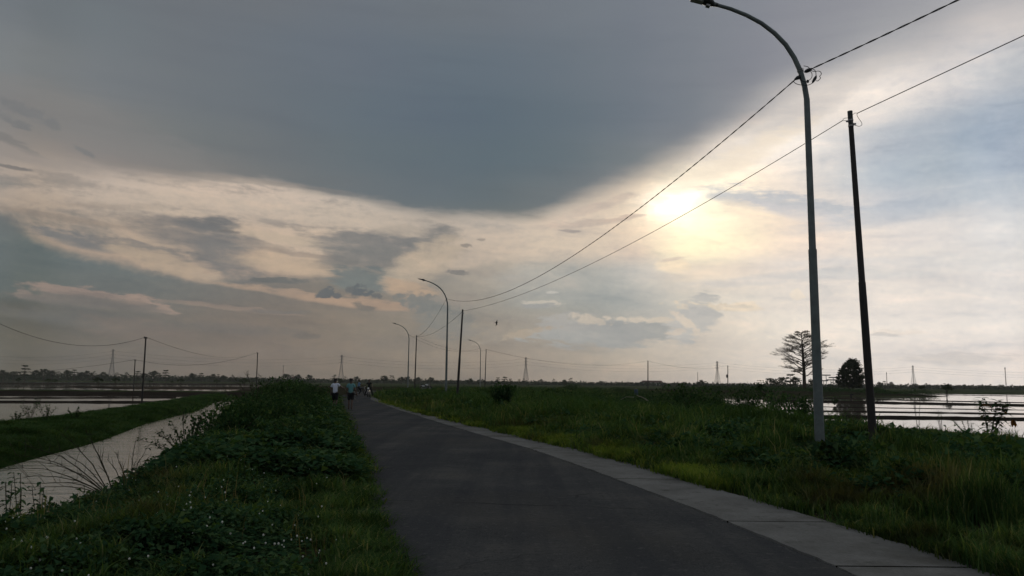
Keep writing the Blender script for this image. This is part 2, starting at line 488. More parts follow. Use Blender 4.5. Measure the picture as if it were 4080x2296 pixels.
def simple(name, c0, c1=None, scale=6, rough=.7, spec=.3, metal=0.0, bstr=0.0, detail=5, coords='Object'):
    """two tones broken up by noise"""
    m, nt, out = new_mat(name)
    v = objco(nt) if coords == 'Object' else geo(nt, 'Position')
    f = noise(v, scale, detail, .6)
    c = ramp(f, [(.3, c0), (.7, c1 or tuple(x * .8 for x in c0))], 'LINEAR')
    p = matte(nt, c, f if bstr else None, bstr, .03) if spec < .03 else principled(nt, c, rough, spec, metal, f if bstr else None, bstr)
    nt.links.new(p.outputs[0], out.inputs[0])
    return m


def foliage(name, stops, patch=.35, dry=(.10, .085, .035), dry_at=.62, trans=.35, rough=.6):
    """leaf colour: every blade its own shade, drifting in patches over the ground, light passing through"""
    m, nt, out = new_mat(name)
    pos = geo(nt, 'Position')
    rnd = geo(nt, 'Random Per Island')
    c = ramp(rnd, stops, 'LINEAR')
    pn = noise(pos, patch, 4, .6)
    c = mix(smooth(pn, dry_at, dry_at + .14, 0, .7), c, dry)
    c = mix(smooth(noise(pos, patch * 3.1, 3, .6), .35, .65, 0.0, 1.0), c, mix(1.0, c, (.50, .54, .52), 'MULTIPLY'))
    p = nt.nodes.new('ShaderNodeBsdfDiffuse')
    nt.links.new(c.s, p.inputs['Color'])
    t = nt.nodes.new('ShaderNodeBsdfTranslucent')
    tcol = mix(1.0, c, (1.25, 1.2, .5), 'MULTIPLY')
    nt.links.new(tcol.s, t.inputs['Color'])
    mx = nt.nodes.new('ShaderNodeMixShader')
    mx.inputs[0].default_value = trans
    nt.links.new(p.outputs[0], mx.inputs[1]); nt.links.new(t.outputs[0], mx.inputs[2])
    nt.links.new(mx.outputs[0], out.inputs[0])
    return m


M = {}
M['grass'] = foliage('grass_blades', [(0, (0.035, 0.075, 0.029)), (0.5, (0.065, 0.125, 0.043)), (0.85, (0.109, 0.167, 0.052)), (1, (0.217, 0.217, 0.102))], .30, (.105, .082, .045), .53)
M['lush'] = foliage('lush_grass', [(0, (0.087, 0.152, 0.032)), (0.5, (0.138, 0.210, 0.043)), (1, (0.232, 0.261, 0.072))], .35, (.11, .085, .045), .58, .45)
M['cover'] = foliage('vine_leaves', [(0, (0.026, 0.064, 0.032)), (0.6, (0.049, 0.104, 0.046)), (1, (0.102, 0.160, 0.065))], .4, (.065, .045, .030), .62, .3, .5)
M['bank'] = foliage('bank_grass', [(0, (0.041, 0.087, 0.032)), (0.6, (0.064, 0.125, 0.041)), (1, (0.094, 0.145, 0.049))], .2, (.06, .055, .028), .68, .3)
M['shrub'] = foliage('shrub_leaves', [(0, (0.020, 0.049, 0.023)), (0.6, (0.038, 0.080, 0.033)), (1, (0.080, 0.123, 0.049))], .6, (.06, .04, .024), .70, .28, .5)
M['tree'] = foliage('tree_leaves', [(0, (.020, .036, .016)), (.6, (.030, .050, .020)), (1, (.050, .066, .028))], .08, (.05, .048, .028), .75, .2)
M['kapok'] = foliage('sparse_leaves', [(0, (.05, .05, .018)), (1, (.11, .085, .03))], .3, (.10, .07, .03), .55, .4)
M['wood'] = foliage('far_wood', [(0, (.022, .036, .020)), (.6, (.030, .048, .026)), (1, (.042, .058, .032))], .012, (.045, .045, .03), .8, .1)
M['straw'] = foliage('dry_stalk', [(0, (.16, .13, .07)), (1, (.24, .20, .11))], .5, (.2, .16, .09), .8, .3)
M['dryleaf'] = foliage('dry_leaf', [(0, (.16, .06, .02)), (1, (.24, .10, .03))], .5, (.2, .08, .03), .7, .4)
M['flower'] = simple('white_petals', (.62, .62, .55), (.5, .5, .42), 20, .8, .1)
M['bark'] = simple('bark', (.055, .042, .03), (.03, .023, .017), 9, .9, .15, bstr=.5)
M['stem'] = simple('plant_stems', (.045, .045, .022), (.028, .026, .016), 14, .85, .15)
M['soil'] = simple('soil', (.045, .040, .024), (.026, .026, .015), .9, .95, 0.0, coords='Position', bstr=.6)
M['mud'] = simple('field_mud', (.034, .028, .022), (.022, .018, .014), .7, .95, .02, coords='Position', bstr=.6)
M['dryfield'] = simple('dry_field', (.060, .047, .034), (.036, .030, .022), .10, .95, 0.0, coords='Position')
M['crop'] = simple('young_rice', (.050, .066, .026), (.034, .046, .020), .08, .9, 0.0, coords='Position')
M['steel'] = simple('galvanised_pole', (.15, .175, .165), (.10, .115, .11), 5, .55, .4, .15, bstr=.05)
M['black_pole'] = simple('bitumen_painted_pole', (.020, .019, .017), (.030, .024, .020), 7, .6, .3, bstr=.2)
M['black'] = simple('black_plastic', (.012, .012, .013), (.018, .018, .018), 12, .5, .4)
M['tin'] = simple('bare_metal', (.35, .34, .33), (.24, .22, .21), 18, .4, .5, .7)
M['cable'] = simple('cable_sheath', (.012, .012, .012), (.02, .02, .02), 30, .6, .3)
M['lamp'] = simple('lamp_housing', (.03, .033, .030), (.045, .045, .04), 14, .5, .4)
M['lens'] = simple('lamp_lens', (.42, .42, .40), (.35, .35, .33), 14, .2, .5)
M['pylon'] = simple('weathered_lattice', (.13, .13, .13), (.10, .10, .10), .3, .6, .3, .2)
M['redwhite'] = simple('faded_red_mast', (.25, .10, .08), (.30, .26, .25), .12, .7, .2)
M['skin'] = simple('brown_skin', (.11, .068, .048), (.09, .055, .04), 9, .6, .3)
M['hair'] = simple('black_hair', (.010, .009, .009), (.016, .014, .013), 30, .55, .35)
M['white_cloth'] = simple('white_cotton', (.66, .68, .76), (.58, .60, .70), 6, .9, .1, bstr=.3)
M['teal_cloth'] = simple('teal_cotton', (.13, .29, .29), (.10, .23, .24), 5, .9, .1, bstr=.3)
M['blue_cloth'] = simple('blue_cotton', (.15, .23, .36), (.12, .19, .30), 5, .9, .1, bstr=.3)
M['dark_cloth'] = simple('dark_cotton', (.012, .013, .014), (.020, .020, .022), 7, .9, .1, bstr=.3)
M['eye'] = simple('eye', (.01, .01, .01), (.012, .012, .012), 3, .2, .5)
M['rubber'] = simple('tyre_rubber', (.014, .014, .014), (.02, .02, .02), 20, .8, .2)
M['bike_paint'] = simple('bike_paint', (.02, .02, .024), (.03, .03, .032), 5, .3, .5)
M['bike_grey'] = simple('bike_engine', (.10, .10, .105), (.06, .06, .06), 14, .45, .5, .5)
M['headlight'] = simple('headlight_glass', (.75, .77, .76), (.66, .68, .68), 9, .15, .6)
M['plate_white'] = simple('white_panel', (.55, .55, .53), (.45, .45, .43), 9, .5, .4)
M['drum'] = simple('blue_plastic', (.03, .06, .09), (.025, .05, .075), 6, .6, .3)
M['bamboo'] = simple('pale_bamboo', (.30, .27, .20), (.22, .19, .14), 14, .6, .3)
M['plumage'] = simple('dark_feathers', (.02, .018, .016), (.03, .026, .022), 12, .8, .2)
M['wallp'] = simple('pale_render', (.40, .39, .36), (.33, .32, .30), .5, .9, .1)
M['rooft'] = simple('roof_tile', (.14, .08, .06), (.10, .06, .05), .8, .9, .1)


def road_mat():
    m, nt, out = new_mat('worn_road')
    pos = geo(nt, 'Position')
    n1 = noise(pos, .5, 6, .65)
    n2 = noise(pos, 55, 3, .6)
    n3 = noise(pos, 3.2, 5, .7)
    c = ramp(n1, [(.30, (.040, .042, .044)), (.52, (.070, .070, .068)), (.72, (.115, .108, .095))], 'LINEAR')
    c = mix(smooth(n2, .40, .66, 0, .6), c, (.115, .112, .104))
    c = mix(smooth(noise(pos, 17, 4, .7), .50, .68, 0, .55), c, (.030, .031, .033))
    c = mix(smooth(noise(pos, .17, 4, .6), .46, .66, 0, .5), c, (.088, .080, .068))         # exposed stone
    c = mix(smooth(n3, .60, .72, 0, .5), c, (.11, .105, .095))           # dusty scuffs
    mp = nt.nodes.new('ShaderNodeMapping')                               # wear drawn out along the lane
    mp.inputs['Scale'].default_value = (1.3, .07, 1)
    mp.inputs['Rotation'].default_value = (0, 0, -.2)
    nt.links.new(pos.s, mp.inputs['Vector'])
    c = mix(smooth(noise(S(mp.outputs[0]), 1.0, 4, .6), .40, .62, 0, .55), c, (.046, .048, .051))
    c = mix(smooth(noise(pos, 9, 4, .75), .56, .66, 0, .5), c, (.120, .116, .106))
    sp3 = nt.nodes.new('ShaderNodeSeparateXYZ'); nt.links.new(pos.s, sp3.inputs[0])
    yy = S(sp3.outputs[1]) + S(sp3.outputs[0]) * .16 + noise(pos, .9, 6, .7) * .5
    fr = S.m('FRACT', yy * (1 / 4.3))
    c = mix(smooth(S.m('ABSOLUTE', fr - .5), .002, .012, .45, 0) * smooth(noise(pos, .6, 3), .40, .60), c, (.022, .022, .022))   # old slab joints showing through
    vor = nt.nodes.new('ShaderNodeTexVoronoi')                           # wandering cracks
    vor.feature = 'DISTANCE_TO_EDGE'
    vor.inputs['Scale'].default_value = .42
    wn = nt.nodes.new('ShaderNodeTexNoise'); wn.inputs['Scale'].default_value = 1.6; wn.inputs['Detail'].default_value = 6
    nt.links.new(pos.s, wn.inputs['Vector'])
    wv = nt.nodes.new('ShaderNodeVectorMath'); wv.operation = 'MULTIPLY_ADD'
    nt.links.new(wn.outputs['Color'], wv.inputs[0]); wv.inputs[1].default_value = (1.1, 1.1, 0); nt.links.new(pos.s, wv.inputs[2])
    nt.links.new(wv.outputs[0], vor.inputs['Vector'])
    crack = smooth(S(vor.outputs['Distance']), .002, .009, 1, 0) * smooth(noise(pos, .25, 2), .50, .62)
    c = mix(crack * .42, c, (.022, .022, .021))
    h = n2 * .5 + n3
    p = matte(nt, c, h, .3, .008)
    nt.links.new(p.outputs[0], out.inputs[0])
    return m


def concrete_mat():
    m, nt, out = new_mat('kerb_concrete')
    pos = geo(nt, 'Position')
    n1, n2 = noise(pos, 1.1, 6, .65), noise(pos, 40, 3, .6)
    c = ramp(n1, [(.3, (.14, .137, .125)), (.55, (.20, .195, .18)), (.75, (.25, .243, .225))], 'LINEAR')
    c = mix(smooth(n2, .3, .7, 0, .35), c, (.10, .095, .085))
    c = mix(smooth(noise(pos, .33, 5, .7), .50, .66, 0, .6), c, (.085, .080, .066))
    c = mix(smooth(noise(pos, 4.5, 5, .7), .56, .70, 0, .6), c, (.075, .072, .062))
    p = matte(nt, c, n2 + n1, .3, .008)
    nt.links.new(p.outputs[0], out.inputs[0])
    return m


def water_mat(name, deep, rough, ripples):
    m, nt, out = new_mat(name)
    pos = geo(nt, 'Position')
    mp = nt.nodes.new('ShaderNodeMapping')
    mp.inputs['Scale'].default_value = (.45, 1.25, 1.0)
    nt.links.new(pos.s, mp.inputs['Vector'])
    h = noise(S(mp.outputs[0]), ripples[0], 5, .6)
    h2 = noise(pos, .12, 3)
    c = ramp(h2, [(.35, deep), (.65, tuple(v * 1.35 for v in deep))], 'LINEAR')
    p = principled(nt, c, rough, .5, 0, h, ripples[1], ripples[2])
    p.inputs['IOR'].default_value = 1.42
    nt.links.new(p.outputs[0], out.inputs[0])
    return m


M['road'], M['concrete'] = road_mat(), concrete_mat()
M['canal'] = water_mat('canal_water', (.15, .135, .10), .06, (1.3, .22, .16))
M['paddy'] = water_mat('paddy_water', (.11, .095, .075), .03, (1.2, .03, .02))

# ------------------------------------------------------------------ mesh helpers
class MB:
    def __init__(self): self.v, self.f = [], []

    def add(self, vs, fs):
        o = len(self.v)
        self.v += [tuple(p) for p in vs]
        self.f += [tuple(i + o for i in q) for q in fs]

    def box(self, c, s, rot=None):
        vs = []
        for z in (-.5, .5):
            for y in (-.5, .5):
                for x in (-.5, .5):
                    p = Vector((x * s[0], y * s[1], z * s[2]))
                    if rot: p = rot @ p
                    vs.append(p + Vector(c))
        self.add(vs, [(0, 2, 3, 1), (4, 5, 7, 6), (0, 1, 5, 4), (2, 6, 7, 3), (0, 4, 6, 2), (1, 3, 7, 5)])

    def tube(self, pts, rad, n=8, caps=True):
        pts = [Vector(p) for p in pts]
        if not isinstance(rad, (list, tuple)): rad = [rad] * len(pts)
        up = None
        vs = []
        for i, p in enumerate(pts):
            d = (pts[min(i + 1, len(pts) - 1)] - pts[max(i - 1, 0)])
            d = d.normalized() if d.length > 1e-9 else Vector((0, 0, 1))
            if up is None: up = Vector((1, 0, 0)) if abs(d.x) < .9 else Vector((0, 1, 0))
            a = (up - d * up.dot(d)).normalized()
            b = d.cross(a)
            up = a
            for k in range(n):
                t = 2 * math.pi * k / n
                vs.append(p + (a * math.cos(t) + b * math.sin(t)) * rad[i])
        fs = []
        for i in range(len(pts) - 1):
            for k in range(n):
                k2 = (k + 1) % n
                fs.append((i * n + k, i * n + k2, (i + 1) * n + k2, (i + 1) * n + k))
        if caps:
            fs.append(tuple(reversed(range(n))))
            fs.append(tuple(range((len(pts) - 1) * n, len(pts) * n)))
        self.add(vs, fs)

    def ball(self, c, r, seg=12, ring=8, rot=None):
        r = r if isinstance(r, (list, tuple)) else (r, r, r)
        vs, fs = [], []
        for i in range(ring + 1):
            th = math.pi * i / ring
            for k in range(seg):
                t = 2 * math.pi * k / seg
                p = Vector((math.sin(th) * math.cos(t) * r[0], math.sin(th) * math.sin(t) * r[1], math.cos(th) * r[2]))
                if rot: p = rot @ p
                vs.append(p + Vector(c))
        for i in range(ring):
            for k in range(seg):
                k2 = (k + 1) % seg
                fs.append((i * seg + k, (i + 1) * seg + k, (i + 1) * seg + k2, i * seg + k2))
        self.add(vs, fs)

    def torus(self, c, R0, r, axis='X', seg=28, ring=8):
        vs, fs = [], []
        for i in range(seg):
            t = 2 * math.pi * i / seg
            for k in range(ring):
                q = 2 * math.pi * k / ring
                rr = R0 + r * math.cos(q)
                a, b, h = rr * math.cos(t), rr * math.sin(t), r * math.sin(q)
                p = (h, a, b) if axis == 'X' else ((a, h, b) if axis == 'Y' else (a, b, h))
                vs.append(Vector(p) + Vector(c))
        for i in range(seg):
            for k in range(ring):
                fs.append((i * ring + k, ((i + 1) % seg) * ring + k, ((i + 1) % seg) * ring + (k + 1) % ring, i * ring + (k + 1) % ring))
        self.add(vs, fs)

    def build(self, name, mat, parent=None, smooth_=True, loc=None):
        me = bpy.data.meshes.new(name)
        me.from_pydata(self.v, [], self.f)
        if smooth_:
            me.polygons.foreach_set('use_smooth', [True] * len(me.polygons))
            try: me.set_sharp_from_angle(angle=R(40))
            except Exception: pass
        me.materials.append(M[mat] if isinstance(mat, str) else mat)
        me.update()
        return link(name, me, parent, loc)


def link(name, me, parent=None, loc=None):
    o = bpy.data.objects.new(name, me)
    COL.objects.link(o)
    if parent is not None: o.parent = parent
    if loc is not None: o.location = loc
    return o


def tag(o, label=None, cat=None, group=None, kind=None):
    for k, v in (('label', label), ('category', cat), ('group', group), ('kind', kind)):
        if v: o[k] = v
    return o


def thing(name, label, cat, loc=(0, 0, 0), rz=0.0, group=None):
    o = bpy.data.objects.new(name, None)
    COL.objects.link(o)
    o.location = loc
    o.rotation_euler = (0, 0, rz)
    o.empty_display_size = .2
    return tag(o, label, cat, group)


def dup(root, loc, rz=0.0, scale=None, label=None, group=None):
    def rec(o, parent):
        c = o.copy()
        COL.objects.link(c)
        if parent is not None: c.parent = parent
        for ch in [x for x in o.children]: rec(ch, c)
        return c
    r = rec(root, None)
    r.location, r.rotation_euler = loc, (0, 0, rz)
    if scale is not None: r.scale = (scale,) * 3 if isinstance(scale, (int, float)) else scale
    if label: r['label'] = label
    if group: r['group'] = group
    return r


def big_mesh(name, verts, tris, mat, parent=None):
    """millions of triangles at once"""
    me = bpy.data.meshes.new(name)
    nv, nt_ = len(verts), len(tris)
    me.vertices.add(nv)
    me.vertices.foreach_set('co', np.ascontiguousarray(verts, dtype=np.float32).ravel())
    me.loops.add(nt_ * 3)
    me.loops.foreach_set('vertex_index', np.ascontiguousarray(tris, dtype=np.int32).ravel())
    me.polygons.add(nt_)
    me.polygons.foreach_set('loop_start', np.arange(0, nt_ * 3, 3, dtype=np.int32))
    me.materials.append(M[mat])
    me.update(calc_edges=True)
    return link(name, me, parent)


rng = np.random.default_rng(11)


def blades(n, h, w, spread, bend, seed):
    """a tuft: n arching blades of three triangles"""
    g = np.random.default_rng(seed)
    vs, ts = [], []
    for i in range(n):
        a, b = g.uniform(0, 2 * math.pi, 2)
        r = spread * math.sqrt(g.uniform())
        x0, y0 = r * math.cos(a), r * math.sin(a)
        hh, ww = h * g.uniform(.55, 1.15), w * g.uniform(.7, 1.2)
        bd = bend * hh * g.uniform(.3, 1.3)
        lx, ly = math.cos(b) * bd, math.sin(b) * bd
        wx, wy = -math.sin(b) * ww / 2, math.cos(b) * ww / 2
        o = len(vs)
        vs += [(x0 - wx, y0 - wy, -.03), (x0 + wx, y0 + wy, -.03),
               (x0 + lx * .35 - wx * .8, y0 + ly * .35 - wy * .8, hh * .6), (x0 + lx * .35 + wx * .8, y0 + ly * .35 + wy * .8, hh * .6),
               (x0 + lx, y0 + ly, hh * (1 - .25 * bend))]
        ts += [(o, o + 1, o + 2), (o + 1, o + 3, o + 2), (o + 2, o + 3, o + 4)]
    return np.array(vs), np.array(ts)


def leafclump(n, rad, hgt, leaf, seed, droop=.35, low=.1):
    """n folded leaves spread through a low dome"""
    g = np.random.default_rng(seed)
    vs, ts = [], []
    for i in range(n):
        a = g.uniform(0, 2 * math.pi)
        q = math.sqrt(g.uniform())
        z = hgt * (low + (1 - low) * g.uniform() ** .6 * math.sqrt(max(0.0, 1 - (q * .95) ** 2)))
        c = np.array([rad * q * math.cos(a), rad * q * math.sin(a), z])
        L = leaf * g.uniform(.6, 1.3)
        b = a + g.normal(0, .9)
        f = np.array([math.cos(b), math.sin(b), g.uniform(-droop, .5)]); f /= np.linalg.norm(f)
        s = np.cross(f, [0, 0, 1]); s /= np.linalg.norm(s)
        s = s + np.array([0, 0, g.uniform(-.5, .5)])
        up = np.cross(s, f)
        o = len(vs)
        vs += [c, c + f * L * .5 - s * L * .32 + up * L * .1, c + f * L * .5 + s * L * .32 + up * L * .1, c + f * L - up * L * .12]
        ts += [(o, o + 2, o + 1), (o + 1, o + 2, o + 3)]
    return np.array(vs), np.array(ts)


def scatter(name, pts, protos, smin, smax, mat, parent=None, flat=None, wide=None, tall=None):
    """copies of the tufts set down at pts (N x 3), as one mesh"""
    pts = np.asarray(pts, dtype=float)
    pick = rng.integers(0, len(protos), len(pts))
    V, T, off = [], [], 0
    for k, (pv, pt) in enumerate(protos):
        idx = np.nonzero(pick == k)[0]
        if not len(idx): continue
        p = pts[idx]
        ang = rng.uniform(0, 2 * math.pi, len(idx))
        sc = rng.uniform(smin, smax, len(idx))
        ws = sc if wide is None else sc * wide[idx]
        hs = sc if tall is None else sc * tall[idx]
        ca, sa = np.cos(ang), np.sin(ang)
        x = pv[None, :, 0] * ws[:, None]; y = pv[None, :, 1] * ws[:, None]; z = pv[None, :, 2] * hs[:, None]
        vv = np.stack([x * ca[:, None] - y * sa[:, None] + p[:, 0:1], x * sa[:, None] + y * ca[:, None] + p[:, 1:2], z + p[:, 2:3]], -1)
        tt = pt[None] + (np.arange(len(idx)) * len(pv))[:, None, None] + off
        V.append(vv.reshape(-1, 3)); T.append(tt.reshape(-1, 3))
        off += len(idx) * len(pv)
    return big_mesh(name, np.concatenate(V), np.concatenate(T), mat, parent)


def wav(x, y, seed, scale):
    """cheap smooth noise, about -1..1"""
    g = np.random.default_rng(seed)
    out = 0
    for o in range(5):
        a, ph = g.uniform(0, 2 * math.pi), g.uniform(0, 2 * math.pi)
        k = (1.7 ** o) / scale
        out = out + np.sin((x * math.cos(a) + y * math.sin(a)) * k * 2 * math.pi + ph) / (1.35 ** o)
    return out / 2.2
# ------------------------------------------------------------------ the lie of the land
def edge_line(pts):
    pts = np.array(sorted(pts), float)
    ys = np.arange(-40, 420, .25)
    xs = np.interp(ys, pts[:, 0], pts[:, 1])
    k = np.hanning(33); k /= k.sum()
    xs = np.convolve(np.pad(xs, 16, 'edge'), k, 'valid')
    return lambda y: np.interp(y, ys, xs)


RL = edge_line([(-40, 3.0), (-10, 1.0), (0, .35), (6.6, -.85), (9.7, -1.65), (14.5, -2.65), (22.5, -4.6), (38.9, -8.5), (67.8, -15.3), (100, -20.7), (125, -23.5), (150, -21), (175, -13), (200, -1), (230, 16), (260, 36)])
RR = edge_line([(-40, 8.0), (-10, 4.6), (0, 3.65), (6.8, 2.95), (8.7, 2.65), (12.6, 1.9), (19.1, .5), (26.8, -1.75), (45.1, -6.6), (69, -12.5), (85, -15.2), (100, -17), (125, -19.6), (150, -17), (175, -9), (200, 3), (230, 20), (260, 40)])
SR = edge_line([(-40, 9.4), (-10, 5.9), (0, 4.95), (7, 4.2), (8.8, 3.9), (11, 3.4), (14.6, 2.7), (18.2, 1.9), (25.9, -.45), (37.6, -3.9), (57.2, -8.95), (74, -12.9), (85, -15.15), (100, -17), (125, -19.6), (150, -17), (175, -9), (200, 3), (230, 20), (260, 40)])
CR = edge_line([(-40, -6), (0, -6.6), (8, -6.9), (13, -7.3), (22, -9.3), (33, -12.8), (46, -16.9), (61, -22.0), (90, -30.5), (130, -42), (200, -60)])
CL = edge_line([(-40, -9), (0, -10.6), (13, -12), (21, -13.7), (26, -15), (33, -16.6), (46, -20.9), (65, -25.6), (90, -34.0), (130, -43), (200, -63)])
LB = edge_line([(-40, -17), (0, -19), (21, -22), (38, -27.2), (47, -28.6), (69, -34), (97, -41), (130, -52), (200, -70)])
RF = edge_line([(-40, 38), (0, 33), (25, 28), (41.6, 25.6), (45.2, 23.4), (52, 21.2), (70, 24), (93, 28), (130, 34), (160, 40), (172, 75), (260, 75)])


def sst(a, b, x):
    t = np.clip((x - a) / (b - a), 0, 1)
    return t * t * (3 - 2 * t)


RFY = np.arange(-40, 175, 1.0)
RFP = np.stack([RF(RFY), RFY], -1)


def field_gap(x, y):
    """metres to the edge of the flooded plots on the right"""
    x, y = np.broadcast_arrays(x, y)
    out = np.full(x.shape, 99.0)
    for px_, py_ in RFP[::2]: out = np.minimum(out, np.hypot(x - px_, y - py_))
    return np.where(x > RF(y), -out, out)


def zf(x, y):
    x, y = np.asarray(x, float), np.asarray(y, float)
    z = np.full(np.broadcast(x, y).shape, -1.35)
    rl, sr, cr, cl, lb, rf = RL(y), SR(y), CR(y), CL(y), LB(y), RF(y)
    bump = wav(x, y, 5, 5.0)
    t = (x - lb) / (cl - lb)
    bank = -1.35 + (.66 + .10 * bump) * sst(-.05, .34, t) * (1 - sst(.60, 1.03, t))
    z = np.where((x > lb - 1) & (x < cl), np.maximum(z, bank), z)
    d = x - cr
    verge = -1.35 + 1.33 * sst(-.3, 2.0, d) + .16 * (.6 + bump) * sst(.6, 2.2, d) * sst(0, 1.6, rl - x)
    z = np.where((x >= cr - .4) & (x < rl), np.maximum(z, verge), z)
    z = np.where((x >= rl) & (x <= sr), -.06, z)
    e = x - sr
    right = -.03 + (.15 + .17 * bump) * sst(.2, 3.5, e) 
    fg_ = field_gap(x, y)
    right = right - 1.0 * (1 - sst(3, 22, fg_)) * sst(1, 5, e) - .75 * (1 - sst(-1.2, 2.2, fg_))
    z = np.where((x > sr), np.maximum(z, right), z)
    fade = sst(215, 262, y)
    return z * (1 - fade) - 1.35 * fade


def grid_mesh(name, xs, ys, zfun, mat):
    X, Y = np.meshgrid(xs, ys)
    Z = zfun(X, Y)
    v = np.stack([X, Y, Z], -1).reshape(-1, 3)
    n = len(xs)
    i = (np.arange(len(ys) - 1)[:, None] * n + np.arange(n - 1)[None]).ravel()
    t = np.concatenate([np.stack([i, i + 1, i + n + 1], -1), np.stack([i, i + n + 1, i + n], -1)])
    o = big_mesh(name, v, t, mat)
    o.data.polygons.foreach_set('use_smooth', [True] * len(o.data.polygons))
    return o


ground = MB()
ground.add([(-7000, -300, -1.5), (7000, -300, -1.5), (7000, 7000, -1.5), (-7000, 7000, -1.5)], [(0, 1, 2, 3)])
tag(ground.build('ground', 'soil', None, False), kind='structure')
tag(grid_mesh('terrain', np.arange(-62, 76, .5), np.concatenate([np.arange(-14, 60, .4), np.arange(60, 264, 1.0)]), zf, 'soil'), kind='structure')


def ribbon(name, ys, fl, fr, z, mat, n=2, thick=0.0, jl=0.0, jr=0.0):
    m = MB()
    for y in ys:
        a, b = float(fl(y)) + random.uniform(-jl, jl), float(fr(y)) + random.uniform(-jr, jr)
        for k in range(n):
            m.v.append((a + (b - a) * k / (n - 1), y, z))
    for i in range(len(ys) - 1):
        for k in range(n - 1):
            m.f.append((i * n + k, i * n + k + 1, (i + 1) * n + k + 1, (i + 1) * n + k))
    if thick:
        o = len(m.v)
        m.v += [(x, y, z_ - thick) for x, y, z_ in m.v[:o]]
        L = len(ys)
        for i in range(L - 1):
            m.f.append((i * n, (i + 1) * n, o + (i + 1) * n, o + i * n))
            m.f.append((i * n + n - 1, o + i * n + n - 1, o + (i + 1) * n + n - 1, (i + 1) * n + n - 1))
    return m.build(name, mat, None, False)


ysr = list(np.arange(-14, 30, .12)) + list(np.arange(30, 90, .5)) + list(np.arange(90, 255, 1.5))
tag(ribbon('road', ysr, lambda y: RL(y) - .35, lambda y: RR(y) + .012, 0.0, 'road', 3, .05, .03, .022), kind='structure')
# the cast concrete shoulder: separate bays with open joints
joints = [-14, -9.6, -5.1, -.4, 4.6, 7.1, 9.3, 11.4, 13.25, 15.1, 16.4, 18.6, 20.8, 23.3, 26, 28.6, 31, 33.6, 36, 39, 42, 45, 48, 51, 54, 57, 60, 66, 72, 80]
for a, b in zip(joints[:-1], joints[1:]):
    yy = list(np.arange(a + .007, b - .01, .15)) + [b - .007]
    tag(ribbon('pavement', yy, lambda y: RR(y) + .03, lambda y: SR(y), .012 + random.uniform(-.006, .006), 'concrete', 3, .07, .014, .03), kind='structure')

wy = list(np.arange(-40, 264, 2.0))
w = MB()
for i, y in enumerate(wy):
    w.v += [(-3500, y, -.8), (float(LB(y)) + 1.2, y, -.8), (float(RF(y)) - 1.2, y, -.8), (3500, y, -.8)]
for i in range(len(wy) - 1):
    for k in (0, 2): w.f.append((i * 4 + k, i * 4 + k + 1, (i + 1) * 4 + k + 1, (i + 1) * 4 + k))
o = len(w.v)
w.add([(-3500, 262, -.8), (3500, 262, -.8), (3500, 3500, -.8), (-3500, 3500, -.8)], [(0, 1, 2, 3)])
tag(w.build('water', 'paddy', None, False), kind='structure')
tag(ribbon('canal_water', list(np.arange(-14, 190, 2.0)), lambda y: CL(y) - .6, lambda y: CR(y) + .8, -1.02, 'canal', 2), kind='structure')


def ridge(name, p, q, width, height, mat, ragged=.10, n=None, z0=-.9, bend=0.0):
    """an earth bank between two flooded plots"""
    p, q = Vector((p[0], p[1], 0)), Vector((q[0], q[1], 0))
    d = q - p
    L = d.length
    n = n or max(12, int(L / 1.2))
    n = min(n, 160)
    s = Vector((-d.y, d.x, 0)).normalized()
    m = MB()
    for i in range(n + 1):
        t = i / n
        c = p + d * t + s * (math.sin(t * 7 + L) * bend + random.uniform(-.5, .5) * ragged)
        h = height * (1 + random.uniform(-1, 1) * ragged * 1.2)
        wv = width * (1 + random.uniform(-1, 1) * ragged)
        for k, (f, hh) in enumerate(((-.5, 0), (-.33, .75), (-.12, 1), (.14, .95), (.34, .7), (.5, 0))):
            m.v.append(tuple(c + s * f * wv + Vector((0, 0, z0 + (h + .1) * hh * (1 + random.uniform(-.1, .1))))))
    for i in range(n):
        for k in range(5):
            m.f.append((i * 6 + k, i * 6 + k + 1, (i + 1) * 6 + k + 1, (i + 1) * 6 + k))
    return tag(m.build(name, mat, None, True), kind='structure')


def r4(cx, cy): return gnd((2980 + cx / 2.0718) / PX, (1150 + cy / 2.0718) / PX, -.8)
def l1(cx, cy): return gnd((cx / 2.3418) / PX, (1200 + cy / 2.3418) / PX, -.8)


def bund(a, b, wd, h, mat='mud', ext=(.0, .0), bend=.15):
    d = b - a
    ridge('field_bund', a - d * ext[0], b + d * ext[1], wd, h, mat, .12, bend=bend)


# right-hand plots, near to far
bund(r4(620, 1070), r4(1700, 1081), .9, .07, ext=(.3, .05))
bund(r4(620, 1060), r4(2279, 1080), 1.3, .15, ext=(.15, .4))
bund(r4(620, 1013), r4(2279, 1037), 1.0, .09, ext=(.25, .4))
bund(r4(715, 979), r4(2279, 1004), .9, .05, ext=(.3, .4))
bund(r4(330, 930), r4(2279, 966), 1.5, .20, ext=(.12, .4))
bund(r4(1070, 918), r4(2279, 943), 1.0, .08, ext=(.0, .4))
bund(r4(290, 904), r4(960, 913), 1.4, .10, ext=(.2, .0))
bund(r4(730, 884), r4(1480, 896), 3.0, .12, 'crop', ext=(.3, .0))
bund(r4(1240, 871), r4(2279, 889), 2.4, .10, ext=(.3, .4))
bund(r4(900, 858), r4(2279, 872), 7.0, .12, 'crop', ext=(.5, .6))
bund(r4(900, 848), r4(2279, 858), 14.0, .14, 'crop', ext=(.6, .6), bend=1)
bund(r4(1300, 842), r4(2279, 846), 30.0, .28, 'crop', ext=(.5, 1.2), bend=2)
